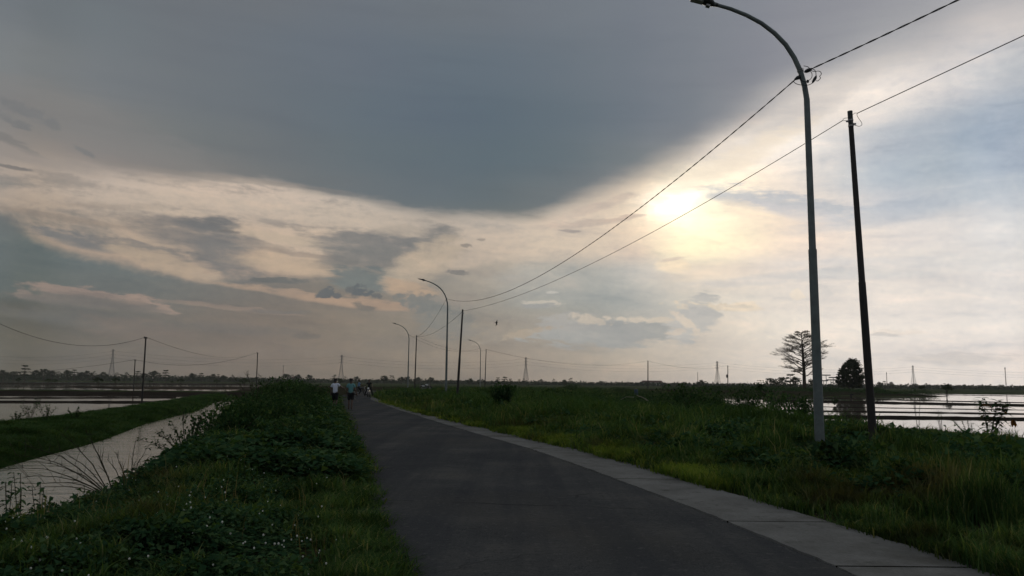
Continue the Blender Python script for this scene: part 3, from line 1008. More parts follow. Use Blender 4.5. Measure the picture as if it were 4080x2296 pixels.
# left-hand plots
bund(l1(0, 942), l1(1300, 946), 1.0, .14, ext=(.4, .2))
bund(l1(0, 862), l1(2300, 876), 26.0, .38, 'mud', ext=(.6, .1), bend=1.2)
bund(l1(0, 838), l1(2576, 858), 7.0, .26, 'crop', ext=(.6, .3), bend=.6)
bund(l1(0, 905), l1(1500, 903), 2.4, .10, ext=(.5, .1))
bund(l1(840, 806), l1(2700, 812), 95.0, .14, 'dryfield', ext=(.0, .25), bend=2)
bund(l1(0, 800), l1(1400, 812), 6.0, .10, ext=(.4, .0))
bund(l1(0, 783), l1(2000, 782), 8.0, .16, ext=(.5, .2))
bund(l1(0, 768), l1(2500, 775), 10.0, .25, ext=(.7, .4))
bund(l1(1950, 783), l1(3200, 788), 6.0, .14, ext=(.0, .3))
bund(Vector((-320, 520, 0)), Vector((-60, 560, 0)), 14, .2, 'crop', bend=3)
bund(Vector((-120, 420, 0)), Vector((30, 430, 0)), 20, .25, 'crop', bend=3)
# far green plots that close the view ahead and to the right
for y0, y1, x0, x1, h in ((272, 330, -40, 260, .25), (345, 430, -90, 420, .28), (455, 560, -150, 700, .32), (600, 800, -400, 900, .4)):
    ridge('rice_field', (x0, (y0 + y1) / 2), (x1, (y0 + y1) / 2 + random.uniform(-8, 8)), y1 - y0, h, 'crop', .04, 40, bend=3)

# low scrub bank carrying the two trees on the right
def scrub_z(x, y):
    e = sst(0, 14, x - 44) * sst(0, 12, y - 186) * (1 - sst(96, 122, x)) * (1 - sst(268, 290, y))
    return -1.3 + (1.15 + .35 * wav(x, y, 9, 22.0)) * e
tag(grid_mesh('terrain_bank', np.arange(40, 174, 2.0), np.arange(164, 294, 2.0), scrub_z, 'soil'), kind='structure')


# ------------------------------------------------------------------ people, bikes, poles come first (small meshes), then the growth
def proj(v):
    c = CAM_M.transposed() @ (Vector(v) - Vector((0, 0, CAM_H)))
    return (2040 + F_PX * c.x / -c.z) / PX, (1148 - F_PX * c.y / -c.z) / PX


def sag_pts(p, q, sag, n=60):
    return [p.lerp(q, i / n) - Vector((0, 0, 4 * sag * (i / n) * (1 - i / n))) for i in range(n + 1)]


def fit_sag(p, q, px, py):
    lo, hi = 0.0, 12.0
    for _ in range(40):
        s = (lo + hi) / 2
        best = None
        pr = [proj(v) for v in sag_pts(p, q, s, 200) if v.y > 1.0]
        y = min(pr, key=lambda t: abs(t[0] - px))[1]
        if y < py: lo = s
        else: hi = s
    return s


def cable(name, p, q, thru, rad, label, group, twist=False, sag=None):
    p, q = Vector(p), Vector(q)
    s = sag if sag is not None else fit_sag(p, q, *thru)
    m = MB()
    n = 60
    if not twist:
        m.tube(sag_pts(p, q, s, n), rad, 6)
    else:                                   # bundled aerial cable: strands laid round each other
        n = 360
        c = sag_pts(p, q, s, n)
        d = (q - p).normalized()
        a = d.cross(Vector((0, 0, 1))).normalized(); b = d.cross(a)
        L = (q - p).length
        for ph in (0, math.pi):
            m.tube([v + (a * math.cos(ph + i / n * L * 6.5) + b * math.sin(ph + i / n * L * 6.5)) * rad * .8 for i, v in enumerate(c)], rad * .75, 5)
    return tag(m.build(name, 'cable'), label, 'cable', group)


# ---- street lamps
D1 = 18.7
base1 = at(2063, 1128, D1); base1.z = 0.0
arc_px = [(2036, 250), (2030, 215), (2020, 180), (2004, 145), (1983, 113), (1955, 84), (1922, 59), (1885, 39), (1845, 23), (1810, 13)]
prof = [at(x, y, D1) - base1 for x, y in arc_px]
prof = [Vector((p.x, 0, p.z)) for p in prof]
X0 = prof[0].x
prof = [Vector((p.x - X0, 0, p.z)) for p in prof]          # the mast itself stands upright
tip = at(1735, -6, D1) - base1; tip = Vector((tip.x - X0, 0, tip.z))
ZT = prof[0].z


def street_lamp():
    r = thing('street_lamp', 'nearest and tallest street lamp, its arm curving out of the top of the photo', 'street lamp', base1)
    m = MB()
    zs = ZT * .56
    m.tube([(0, 0, -.3), (0, 0, zs)], [.115, .098], 20)
    m.tube([(0, 0, zs), (0, 0, zs + .03), (0, 0, ZT)], [.088, .084, .072], 20)
    m.build('pole', 'steel', r)
    m = MB()
    m.tube([(0, 0, zs - .10), (0, 0, zs + .012)], [.1005, .1005], 20)
    m.build('joint_collar', 'steel', r)
    m = MB()
    m.tube([(0, 0, ZT - .02)] + prof, [.071] + [.069 - .024 * i / (len(prof) - 1) for i in range(len(prof))], 16)
    m.build('curved_arm', 'steel', r)
    e, d = prof[-1], (tip - prof[-1]).normalized()
    h = MB()
    nrm = Vector((-d.z, 0, d.x)); nrm = nrm if nrm.z > 0 else -nrm
    L = (tip - e).length
    rot = Matrix((d, Vector((0, 1, 0)), -nrm)).transposed() if False else Matrix((d, nrm.cross(d), nrm)).transposed()
    secs = [(0, .05, .05, 0), (.12, .055, .055, 0), (.20, .11, .085, .02), (.36, .15, .09, .02), (.52, .15, .055, .015), (.8, .13, .035, .008), (1.0, .05, .018, 0)]
    vs, fs = [], []
    for t, wd, th, lift in secs:
        for k in range(12):
            a = 2 * math.pi * k / 12
            vs.append(e + d * (t * L * 1.02 - .02) + nrm * (lift + math.sin(a) * th) + Vector((0, 1, 0)) * (math.cos(a) * wd))
    for i in range(len(secs) - 1):
        for k in range(12): fs.append((i * 12 + k, i * 12 + (k + 1) % 12, (i + 1) * 12 + (k + 1) % 12, (i + 1) * 12 + k))
    fs += [tuple(reversed(range(12))), tuple(range((len(secs) - 1) * 12, len(secs) * 12))]
    h.add(vs, fs)
    head = h.build('lamp_head', 'lamp', r)
    g = MB()
    g.box(e + d * (L * .66) - nrm * .035, (L * .4, .19, .02), rot)
    g.build('lens', 'lens', head)
    k = MB()
    k.box(e + d * (L * .28) - nrm * .085, (.10, .12, .05), rot)
    k.build('clamp', 'tin', head)
    k = MB()
    k.tube([e + d * .03, e + d * .09], .058, 12)
    k.build('sleeve', 'steel', head)
    return r


lamp1 = street_lamp()
H_TIP = tip.z


def lamp_at(px_pole, py_pole, px_tip, py_tip, label):
    """a further lamp of the same pattern: as far off as its height says"""
    dr = ray(px_tip, py_tip)
    dist = (H_TIP - CAM_H) / (dr.z / dr.y)
    b = at(px_pole, py_pole, dist)
    return dup(lamp1, (b.x, dist, float(zf(b.x, dist)) - .05), 0, label=label), b, dist


lampG = 'street lamps along the right side of the road'
lamp1['group'] = lampG
lamp2, b2, D2 = lamp_at(1126, 780, 1046, 705, 'second nearest street lamp, grey mast beside the second black pole')
lamp3, b3, D3 = lamp_at(1029, 850, 982, 812, 'street lamp farthest left, standing left of a thin black pole behind the motorcycles')
lamp4, b4, D4 = lamp_at(1209, 880, 1180, 854, 'smallest and most distant street lamp, just right of the second black pole')

# hardware where the cable meets the near lamp
def att(px, py, d): return at(px, py, d)
hw = thing('cable_clamp', 'black wedge clamps and looping leads strapped to the nearest street lamp', 'cable clamp', (0, 0, 0))
m = MB()
zc = prof[2].z
cpos = base1 + Vector((prof[2].x, 0, zc))
for (x, y), sc in (((2007, 196), 1), ((2034, 177), 1)):
    c = at(x, y, D1 - .02)
    sgn = -1 if x < 2020 else 1
    d = Vector((sgn * .9, -.1, .42 if sgn > 0 else -.55)).normalized()
    m.tube([c - d * .11, c - d * .07, c, c + d * .06, c + d * .10], [.022, .045, .052, .035, .02], 8)
m.build('wedge_clamp', 'black', hw)
m = MB()
m.torus(cpos, .074, .010, 'Z', 24, 6)
m.torus(cpos + Vector((0, 0, .05)), .073, .008, 'Z', 24, 6)
m.build('strap', 'tin', hw)
def lead(pts, rad=.0085):
    m = MB()
    P = [at(x, y, D1 - dd) for x, y, dd in pts]
    sm = []
    for i in range(len(P) - 1):
        p0, p1, p2, p3 = P[max(i - 1, 0)], P[i], P[i + 1], P[min(i + 2, len(P) - 1)]
        for k in range(8):
            t = k / 8
            sm.append(.5 * ((2 * p1) + (p2 - p0) * t + (2 * p0 - 5 * p1 + 4 * p2 - p3) * t * t + (3 * p1 - p0 - 3 * p2 + p3) * t ** 3))
    m.tube(sm + [P[-1]], rad, 6)
    m.build('lead', 'cable', hw)
lead([(2022, 166, 0), (2033, 169, .1), (2041, 178, .15), (2052, 180, .1), (2058, 179, .05), (2064, 181, 0), (2066, 187, 0), (2062, 192, 0), (2064, 197, 0), (2057, 204, 0), (2054, 203, 0)])
lead([(2035, 176, .1), (2045, 174, .12), (2052, 181, .1), (2052, 196, .08), (2049, 204, .05), (2044, 209, .05), (2034, 214, .1), (2022, 215, .15)])
lead([(1999, 202, .1), (1997, 206, .12), (2003, 211, .15), (2014, 214, .2), (2022, 214, .2)])
lead([(2008, 196, .1), (2016, 203, .2), (2024, 206, .2), (2034, 203, .15), (2042, 195, .1), (2042, 184, .1), (2036, 178, .1)])
m = MB()
c = at(2049, 200, D1 - .05)
m.tube([c + Vector((.05, 0, .10)), c + Vector((.03, 0, .05)), c, c - Vector((.04, 0, .06)), c - Vector((.06, 0, .10))], [.014, .035, .04, .03, .012], 8)
c = at(2032, 205, D1 - .1)
m.ball(c, (.035, .03, .045), 8, 6)
m.build('connector', 'black', hw)

# ---- black wooden-looking poles with the second cable
def black_pole(top, bot, d, r0, r1, label, steps=True):
    a, b = at(*bot, d), at(*top, d)
    b.y = d
    zb = float(zf(a.x, d)) - .2
    a = a + (a - b) * ((a.z - zb) / (b.z - a.z))
    r = thing('utility_pole', label, 'utility pole', a, 0, 'black poles along the right side of the road')
    v = b - a
    L = v.length
    m = MB()
    if steps:
        m.tube([v * 0, v * .40, v * .447, v * .449, v * .485, v * .487, v * .96], [r0, r0 * .93, r0 * .92, r0 * .90, r0 * .88, r0 * .80, r1], 18)
    else:
        m.tube([v * 0, v * .96], [r0, r1], 12)
    m.build('pole', 'black_pole', r)
    m = MB()
    m.tube([v * .955, v * 1.0], [r1 * 1.02, r1 * 1.02], 18)
    m.build('pole_cap', 'black_pole' if not steps else 'lamp', r)
    m = MB()
    n = v.normalized()
    for f in (.955, .972):
        m.tube([v * f - n * .02, v * f + n * .02], r1 * 1.12, 18)
    m.box(v * .96 + Vector((r1 + .03, -.02, 0)), (.08, .02, .05))
    m.box(v * .97 + Vector((-r1 - .03, -.02, -.02)), (.08, .02, .05))
    m.build('bracket', 'tin', r)
    return r, b


P1, t1 = black_pole((2138, 280), (2197, 1112), 20.6, .105, .066, 'thickest black pole, leaning left, right of the nearest street lamp')
P2, t2 = black_pole((1164, 779), (1149, 1018), 62, .105, .066, 'second black pole, leaning right, beside the second nearest street lamp')
P3, t3 = black_pole((1048, 844), (1043, 985), 106, .10, .066, 'third black pole, just right of the street lamp farthest left', False)
P4, t4 = black_pole((1223, 879), (1220, 968), 158, .10, .07, 'most distant black pole, right of the smallest street lamp', False)

hw2 = thing('pole_wire_loop', 'thin slack wire loops hanging at the top of the thickest black pole', 'wire loop', (0, 0, 0))
hw_keep, hw = hw, hw2
D1_keep, D1 = D1, 20.6
lead([(2119, 304, .0), (2124, 298, .05), (2133, 297, .1), (2138, 296, .1)], .007)
lead([(2119, 304, .0), (2128, 304, .05), (2136, 307, .12), (2140, 309, .13)], .007)
lead([(2157, 285, .0), (2156, 290, .0), (2160, 298, .0), (2167, 308, 0), (2168, 314, 0), (2162, 318, .05), (2152, 316, .1), (2144, 314, .12)], .007)
lead([(2157, 285, .0), (2150, 285, .05), (2146, 288, .1), (2140, 290, .12)], .007)
D1 = D1_keep

# ---- their cables
cg = 'overhead cables beside the road'
A1 = at(2000, 201, D1)
B1 = at(2040, 174, D1)
def top_of(lampo, k=2):
    return Vector(lampo.location) + Vector((prof[k].x, 0, prof[k].z))
cable('overhead_cable', A1, top_of(lamp2), (1492, 611), .012, 'twisted black cable swooping from the nearest lamp to the second lamp', cg, True)
cable('overhead_cable', B1, Vector((19.5, -32, 9.3)), (2217, 90), .0135, 'twisted black cable rising from the nearest lamp to the top edge', cg, True)
cable('overhead_cable', at(2119, 304, 20.6), t2 - Vector((0, 0, .12)), (1526, 645), .010, 'single wire from the leaning pole down to the second black pole', cg)
cable('overhead_cable', at(2157, 285, 20.6), Vector((22.5, -29, 8.4)), (2400, 162), .011, 'single wire from the leaning pole to the right edge', cg)
cable('overhead_cable', top_of(lamp2), top_of(lamp3), (1073, 829), .014, 'steep cable from the second lamp down toward the lamp farthest left', cg)
cable('overhead_cable', t2 - Vector((0, 0, .15)), t3 - Vector((0, 0, .12)), (1119, 821), .013, 'wire from the second black pole down to the third black pole', cg)
cable('overhead_cable', top_of(lamp3), top_of(lamp4), (1119, 880), .018, 'low cable between the two most distant street lamps', cg)
cable('overhead_cable', t3 - Vector((0, 0, .12)), t4 - Vector((0, 0, .12)), (1104, 869), .016, 'low wire between the third and the most distant black pole', cg)

# ---- field poles
def thin_pole(top, bot, d, r, label, zb, box=False, grp='thin poles out in the fields'):
    b, a = at(*top, d), at(*bot, d)
    a = a + (a - b) * ((a.z - zb) / (b.z - a.z)) if b.z - a.z > .1 else a
    o = thing('utility_pole', label, 'utility pole', a, 0, grp)
    v = b - a
    m = MB(); m.tube([v * 0, v], [r, r * .75], 8); m.build('pole', 'black_pole', o)
    m = MB(); m.box(v * .985, (.34, .10, .10)); m.tube([v * .985 - Vector((.14, 0, 0)), v * 1.01 - Vector((.14, 0, 0))], .03, 6); m.build('bracket', 'lamp', o)
    if box:
        m = MB(); m.box(v * .60 + Vector((-.3, 0, 0)), (.5, .4, 1.1)); m.build('transformer', 'black', o)
    return o, b


fg = 'cables between the field poles'
PA, ta = thin_pole((367, 848), (357, 1010), 70, .085, 'tallest thin pole of the left fields, leaning right, at the bank edge', -.7)
PB, tb = thin_pole((340, 905), (336, 985), 140, .11, 'short thin pole just left of the tallest pole in the left fields', -.9)
PC, tc_ = thin_pole((648, 887), (645, 970), 150, .11, 'thin upright pole between the tallest left pole and the walking boys', -.9)
R1, tr1 = thin_pole((1630, 908), (1630, 968), 225, .16, 'bare thin pole in the right grassland left of a lattice pylon', -.6)
R2, tr2 = thin_pole((1831, 920), (1831, 968), 270, .17, 'thin pole with a box near its middle, right of a lattice pylon', -.9, True)
cable('overhead_cable', ta, at(-190, 700, 50), (150, 863), .016, 'wire sagging from the tallest left pole to the left edge', fg)
cable('overhead_cable', ta, tc_, (500, 891), .020, 'wire dipping between the tallest left pole and the pole right of it', fg)
cable('overhead_cable', tb, tc_, (467, 919), .022, 'lower wire from the short left pole to the pole near the boys', fg)
cable('overhead_cable', tb, at(-120, 938, 165), (200, 925), .022, 'faint low wire from the short left pole to the left edge', fg)
cable('overhead_cable', t4, tr1, (1522, 919), .018, 'long faint wire from the most distant black pole to the bare right pole', fg)
cable('overhead_cable', tr1, tr2, (1695, 922), .022, 'faint wire from the bare right pole to the pole with a box', fg)

# ---- lattice pylons
def lattice(m, h, w0, w1, levels, r, waist=None):
    def ww(t):
        return w0 + (w1 - w0) * (t / .72 if t < .72 else 1) if waist is None else w0 + (w1 - w0) * t
    prev = None
    for i in range(levels + 1):
        t = 1 - (1 - i / levels) ** 1.25
        w_ = ww(t) / 2
        ring = [Vector((sx * w_, sy * w_, h * t)) for sx, sy in ((-1, -1), (1, -1), (1, 1), (-1, 1))]
        if prev:
            for k in range(4):
                m.tube([prev[k], ring[k]], r, 4, False)
                m.tube([prev[k], ring[(k + 1) % 4]], r * .55, 3, False)
                m.tube([prev[(k + 1) % 4], ring[k]], r * .55, 3, False)
                m.tube([ring[k], ring[(k + 1) % 4]], r * .55, 3, False)
        prev = ring


def pylon(px, pytop, d, label, kind='pylon'):
    t = at(px, pytop, d)
    H = t.z + 1.2
    o = thing('lattice_pylon' if kind == 'pylon' else 'lattice_mast', label, 'pylon' if kind == 'pylon' else 'mast', (t.x, d, -1.2), 0.35 if kind == 'pylon' else 0, 'line of lattice pylons along the horizon' if kind == 'pylon' else 'lattice masts along the horizon')
    m = MB()
    r = d * (.00016 if kind == 'pylon' else .00010)
    if kind == 'pylon':
        lattice(m, H, H * .20, H * .035, 12, r)
        m.build('tower_frame', 'pylon', o)
        for f, wd in ((.72, .17), (.83, .15), (.94, .13)):
            m = MB()
            L = H * wd * .5
            for s in (-1, 1):
                m.tube([(0, 0, f * H), (s * L, 0, f * H + .01 * H)], r * .9, 4)
                m.tube([(0, 0, f * H + .045 * H), (s * L, 0, f * H + .01 * H)], r * .6, 4)
                m.tube([(s * L, 0, f * H), (s * L, 0, f * H - .035 * H)], r * .6, 4)
            m.build('crossarm', 'pylon', o)
    else:
        lattice(m, H, H * .028, H * .020, 16, r, 1)
        m.build('mast_frame', 'redwhite', o)
        m = MB(); m.box((0, 0, H * .99), (H * .035, H * .03, H * .07))
        m.build('antenna', 'pylon', o)
    return o, H


pyl = [(285, 879, 1160, 'lattice pylon rising behind the left fields, first from the left'), (860, 893, 1380, 'lattice pylon behind the white shirted boy'),
       (1323, 899, 1380, 'lattice pylon right of the most distant black pole'), (1804, 909, 1420, 'lattice pylon left of the pole with a box'),
       (2296, 920, 1500, 'palest lattice pylon, far right beyond the leaning black pole')]
pys = [pylon(*p) for p in pyl]
for p in ((713, 921, 1700, 'small slim mast over the trees behind the left fields'), (2528, 926, 1500, 'tall slim reddish mast near the right edge'),
          (2230, 938, 1700, 'short mast right of the leaning black pole'), (1755, 938, 1700, 'thin mast over the low tree left of a pylon')):
    pylon(*p, kind='mast')
ends = [(-760, 1040, 40)] + [(o.location.x, o.location.y, H) for o, H in pys] + [(1400, 1560, 42)]
for i in range(len(ends) - 1):
    a, b = ends[i], ends[i + 1]
    for j, f in enumerate((.72, .83, .94)):
        p = Vector((a[0] + a[2] * .08, a[1], a[2] * f - 1.2)); q = Vector((b[0] - b[2] * .0, b[1], b[2] * f - 1.2))
        where = ['left edge and the first pylon', 'first and second pylons', 'second and third pylons', 'third and fourth pylons', 'fourth and fifth pylons', 'fifth pylon and the right edge'][i]
        cable('transmission_line', p, q, None, .085, '%s faint transmission line between the %s' % (('lowest', 'middle', 'highest')[j], where), 'faint lines between the pylons', sag=9)
tg = 'far light masts with flat tops between the two trees'
mast = None
for x, y, d, lab in ((2078, 944, 700, 'nearest flat-topped mast left of the dense round tree'), (2096, 950, 760, 'flat-topped mast close to the dense round tree'), (2072, 958, 900, 'small flat-topped mast in the gap between the trees'), (2090, 956, 860, 'small flat-topped mast nearest the dense tree')):
    t = at(x, y, d)
    o = thing('light_mast', lab, 'light mast', (t.x, d, -1), 0, tg)
    m = MB(); m.tube([(0, 0, 0), (0, 0, t.z + 1)], d * .0004, 6); m.build('pole', 'pylon', o)
    m = MB(); m.box((0, 0, t.z + 1), (d * .010, d * .004, d * .0014)); m.build('lamp_rack', 'pylon', o)
# ------------------------------------------------------------------ people
def skin(name, verts, edges, rad, mat, parent, sub=1):
    me = bpy.data.meshes.new('skeleton')
    me.from_pydata([tuple(v) for v in verts], edges, [])
    o = bpy.data.objects.new('skeleton', me)
    COL.objects.link(o)
    md = o.modifiers.new('skin', 'SKIN')
    md.use_smooth_shade = True
    for i, r in enumerate(rad):
        sv_ = me.skin_vertices[0].data[i]
        sv_.radius = (r, r) if not isinstance(r, tuple) else r
        sv_.use_root = (i == 0)
    ss = o.modifiers.new('sub', 'SUBSURF'); ss.levels = ss.render_levels = sub
    dg = bpy.context.evaluated_depsgraph_get()
    res = bpy.data.meshes.new_from_object(o.evaluated_get(dg))
    bpy.data.objects.remove(o); bpy.data.meshes.remove(me)
    res.name = name
    res.materials.clear(); res.materials.append(M[mat])
    res.polygons.foreach_set('use_smooth', [True] * len(res.polygons))
    return link(name, res, parent)


BASEJ = dict(pelvis=(0, 0, .93), waist=(0, 0, 1.08), chest=(0, 0, 1.26), nb=(0, -.01, 1.42), neck=(0, .01, 1.485), h0=(0, .035, 1.545), h1=(0, .025, 1.62), h2=(0, .01, 1.69),
             sL=(-.165, -.01, 1.385), eL=(-.22, -.03, 1.12), wL=(-.235, .04, .89), sR=(.165, -.01, 1.385), eR=(.22, -.03, 1.12), wR=(.235, .04, .89),
             pL=(-.09, 0, .88), kL=(-.10, .02, .49), aL=(-.10, -.02, .085), tL=(-.115, .13, .035), pR=(.09, 0, .88), kR=(.10, .02, .49), aR=(.10, -.02, .085), tR=(.115, .13, .035))


def person(label, loc, rz, J, top, bottom, long_legs=False, scale=1.0, fdir=(0, .25, -1), group=None):
    j = {k: Vector(v) for k, v in {**BASEJ, **J}.items()}
    r = thing('person', label, 'person', loc, rz, group)
    r.scale = (scale,) * 3
    V, E, Rd = [], [], []

    def v(p, rad, to=None):
        V.append(Vector(p)); Rd.append(rad)
        if to is not None: E.append((to, len(V) - 1))
        return len(V) - 1
    i0 = v(j['pelvis'], .115); i1 = v(j['waist'], .105, i0); i2 = v(j['chest'], .125, i1); i3 = v(j['nb'], .06, i2); i4 = v(j['neck'], .05, i3)
    i5 = v(j['h0'], .068, i4); i6 = v(j['h1'], .09, i5); i7 = v(j['h2'], .066, i6)
    fw = (j['h0'] - j['neck']); fw.z = 0
    fw = fw.normalized() if fw.length > 1e-4 else Vector((0, 1, 0))
    sd = Vector((fw.y, -fw.x, 0))
    v(j['h0'] * .45 + j['h1'] * .55 + fw * .105, .014, i6)                       # nose
    for s in (-1, 1): v(j['h0'] * .4 + j['h1'] * .6 + sd * s * .092, .018, i6)     # ears
    for s in 'LR':
        a = v(j['s' + s], .058, i3); b = v(j['e' + s], .043, a); c = v(j['w' + s], .030, b)
        d = (j['w' + s] - j['e' + s]).normalized()
        side = d.cross(Vector((0, 0, 1)) if abs(d.z) < .9 else Vector((0, 1, 0))).normalized()
        nrm = side.cross(d)
        p = v(j['w' + s] + d * .06, .028, c)
        for q, ln in ((-.027, .07), (-.009, .082), (.010, .076), (.028, .058)):
            k = v(j['w' + s] + d * .098 + side * q, .0095, p)
            k = v(j['w' + s] + d * (.098 + ln * .5) + side * q * 1.1 + nrm * .006, .0088, k)
            v(j['w' + s] + d * (.098 + ln) + side * q * 1.1 + nrm * .03, .0075, k)
        k = v(j['w' + s] + d * .05 - side * .042 + nrm * .012, .011, p)
        v(j['w' + s] + d * .095 - side * .055 + nrm * .02, .009, k)
        a = v(j['p' + s], .088, i0); b = v(j['k' + s], .056, a); m_ = v(j['k' + s].lerp(j['a' + s], .35) - Vector((0, .015, 0)), .055, b)
        c = v(j['a' + s], .038, m_); v(j['t' + s], .034, c)
    body = skin('body', V, E, Rd, 'skin', r)
    # shirt with short sleeves
    V, E, Rd = [], [], []
    i0 = v(j['pelvis'] - Vector((0, 0, .05)), .158); i1 = v(j['waist'], .142, i0); i2 = v(j['chest'], .155, i1); i3 = v(j['nb'] - Vector((0, 0, .01)), .082, i2)
    for s in 'LR':
        a = v(j['s' + s], .082, i3); v(j['s' + s].lerp(j['e' + s], .62), .074, a)
    skin('shirt', V, E, Rd, top, r)
    V, E, Rd = [], [], []
    i0 = v(j['pelvis'] + Vector((0, 0, .03)), .132)
    for s in 'LR':
        a = v(j['p' + s], .112, i0)
        if long_legs:
            b = v(j['k' + s], .078, a); v(j['a' + s] + Vector((0, 0, .02)), .058, b)
        else: v(j['p' + s].lerp(j['k' + s], .92), .098, a)
    skin('trousers' if long_legs else 'shorts', V, E, Rd, bottom, r)
    V, E, Rd = [], [], []
    i0 = v(j['h1'] - fw * .022 + Vector((0, 0, .02)), .098); v(j['h2'] - fw * .006 + Vector((0, 0, .012)), .080, i0); v(j['h0'] - fw * .045 + Vector((0, 0, .01)), .07, i0)
    skin('hair', V, E, Rd, 'hair', r)
    for s in (-1, 1):
        m = MB(); m.ball(j['h1'] * .62 + j['h0'] * .38 + fw * .088 + sd * s * .033, .012, 8, 6)
        m.build('eye', 'eye', r)
    return r


walkG = 'people on the road'
f1 = gnd(881, 1032, 0.0)
person('boy in a teal T-shirt and black shorts walking away up the road', (f1.x, f1.y, 0), .06,
       dict(kL=(-.10, .06, .49), aL=(-.09, .05, .10), tL=(-.10, .20, .035), kR=(.09, -.02, .50), aR=(.085, -.14, .11), tR=(.10, .0, .04),
            eL=(-.225, .0, 1.12), wL=(-.25, .07, .91), eR=(.25, -.05, 1.13), wR=(.31, .01, .92)), 'teal_cloth', 'dark_cloth', group=walkG)
f2 = at(841, 1024, 43.0)
wb = person('boy in a white T-shirt holding a thin stick at the left road edge', (f2.x + .02, 43.0, 0.0), -.12,
            dict(sR=(.17, .0, 1.40), eR=(.31, .10, 1.24), wR=(.40, .30, 1.20), eL=(-.25, -.02, 1.14), wL=(-.27, .04, .92),
                 kL=(-.10, .09, .49), aL=(-.10, .02, .10), tL=(-.11, .17, .04), kR=(.10, .0, .5), aR=(.10, -.12, .09), tR=(.11, .03, .035)), 'white_cloth', 'dark_cloth', group=walkG)
m = MB()
hnd = Vector((f2.x + .42, 43.33, 1.20))
m.tube([hnd + Vector((-.25, -.12, .24)), hnd, hnd + Vector((.75, .35, -.74))], [.013, .011, .006], 6)
tag(m.build('stick', 'bamboo'), 'thin pale stick in the hand of the white shirted boy', 'stick')


# ------------------------------------------------------------------ motorcycles (front wheel toward +Y)
def wheel(parent, y, R0=.29, w=.045):
    m = MB(); m.torus((0, y, R0), R0 - w, w, 'X', 32, 10)
    wh = m.build('wheel', 'rubber', parent)
    m = MB(); m.torus((0, y, R0), R0 - w * 1.75, .014, 'X', 28, 6)
    for k in range(10):
        a = 2 * math.pi * k / 10
        m.tube([(0, y, R0), (0, y + math.cos(a) * (R0 - w * 1.8), R0 + math.sin(a) * (R0 - w * 1.8))], .006, 4)
    m.tube([(-.05, y, R0), (.05, y, R0)], .035, 10)
    m.build('rim', 'tin', wh)
    m = MB()
    arc = [(0, y + math.cos(R(a)) * (R0 + .035), R0 + math.sin(R(a)) * (R0 + .035)) for a in range(20, 165, 12)]
    for a, b in zip(arc[:-1], arc[1:]): m.tube([a, b], .05, 6)
    m.build('fender', 'bike_paint', parent)


def motorcycle(label, loc, rz, round_lamp=True, body='bike_paint', group='motorcycles'):
    r = thing('motorcycle', label, 'motorcycle', loc, rz, group)
    wheel(r, .63); wheel(r, -.62)
    m = MB()
    for s in (-1, 1): m.tube([(s * .085, .62, .30), (s * .085, .50, .66), (s * .07, .42, .90)], [.022, .026, .026], 8)
    m.box((0, .48, .70), (.20, .03, .03))
    m.build('fork', 'tin', r)
    m = MB()
    m.tube([(0, .42, .86), (0, .10, .62), (0, -.15, .58), (0, -.62, .66)], [.04, .045, .045, .03], 8)
    for s in (-1, 1): m.tube([(s * .05, -.05, .36), (s * .10, -.62, .29)], .028, 8)
    m.build('frame', 'bike_paint', r)
    m = MB(); m.ball((0, .12, .74), (.13, .27, .13), 16, 10); m.build('fuel_tank', body, r)
    m = MB()
    m.box((0, .05, .40), (.22, .30, .22)); m.tube([(0, .0, .45), (0, .16, .60)], [.09, .075], 10)
    m.tube([(-.16, .0, .36), (.16, .0, .36)], .08, 12)
    m.build('engine', 'bike_grey', r)
    m = MB()
    vs = [(-.11, -.05, .76), (.11, -.05, .76), (.13, -.35, .80), (.12, -.72, .84), (-.12, -.72, .84), (-.13, -.35, .80)]
    m.add(vs + [(x * .8, y, z - .10) for x, y, z in vs], [(0, 1, 2, 5), (5, 2, 3, 4), (0, 6, 7, 1), (1, 7, 8, 2), (2, 8, 9, 3), (3, 9, 10, 4), (4, 10, 11, 5), (5, 11, 6, 0)])
    m.build('seat', 'black', r)
    m = MB(); m.box((0, -.80, .72), (.14, .08, .08)); m.build('tail_light', 'redwhite', r)
    m = MB(); m.tube([(-.36, .26, 1.02), (-.22, .36, 1.02), (0, .42, .96), (.22, .36, 1.02), (.36, .26, 1.02)], .014, 8)
    hb = m.build('handlebar', 'black', r)
    for s in (-1, 1):
        m = MB(); m.tube([(s * .26, .32, 1.03), (s * .30, .34, 1.14)], .007, 5); m.ball((s * .32, .34, 1.18), (.05, .012, .035), 10, 6)
        m.build('mirror', 'black', hb)
    m = MB()
    if round_lamp: m.ball((0, .53, .88), (.105, .09, .105), 16, 10)
    else: m.ball((0, .52, .93), (.11, .07, .07), 14, 8)
    hl = m.build('headlight_shell', 'bike_paint', r)
    m = MB()
    m.ball((0, .585, .88) if round_lamp else (0, .565, .93), (.088, .045, .088) if round_lamp else (.085, .04, .05), 16, 8)
    m.build('headlight', 'headlight', hl)
    m = MB(); m.tube([(.12, .10, .32), (.14, -.2, .28), (.16, -.75, .36)], [.025, .03, .045], 10); m.build('exhaust', 'tin', r)
    m = MB(); m.box((0, .50, .78), (.24, .006, .10), Matrix.Rotation(.12, 3, 'X')); m.build('number_plate', 'bike_grey', r)
    m = MB(); m.tube([(.02, .0, .30), (-.16, -.02, .02)], .012, 6); m.build('side_stand', 'black', r)
    for s in (-1, 1):
        m = MB(); m.ball((s * .13, -.42, .62), (.035, .24, .11), 12, 8); m.build('side_panel', body, r)
    return r


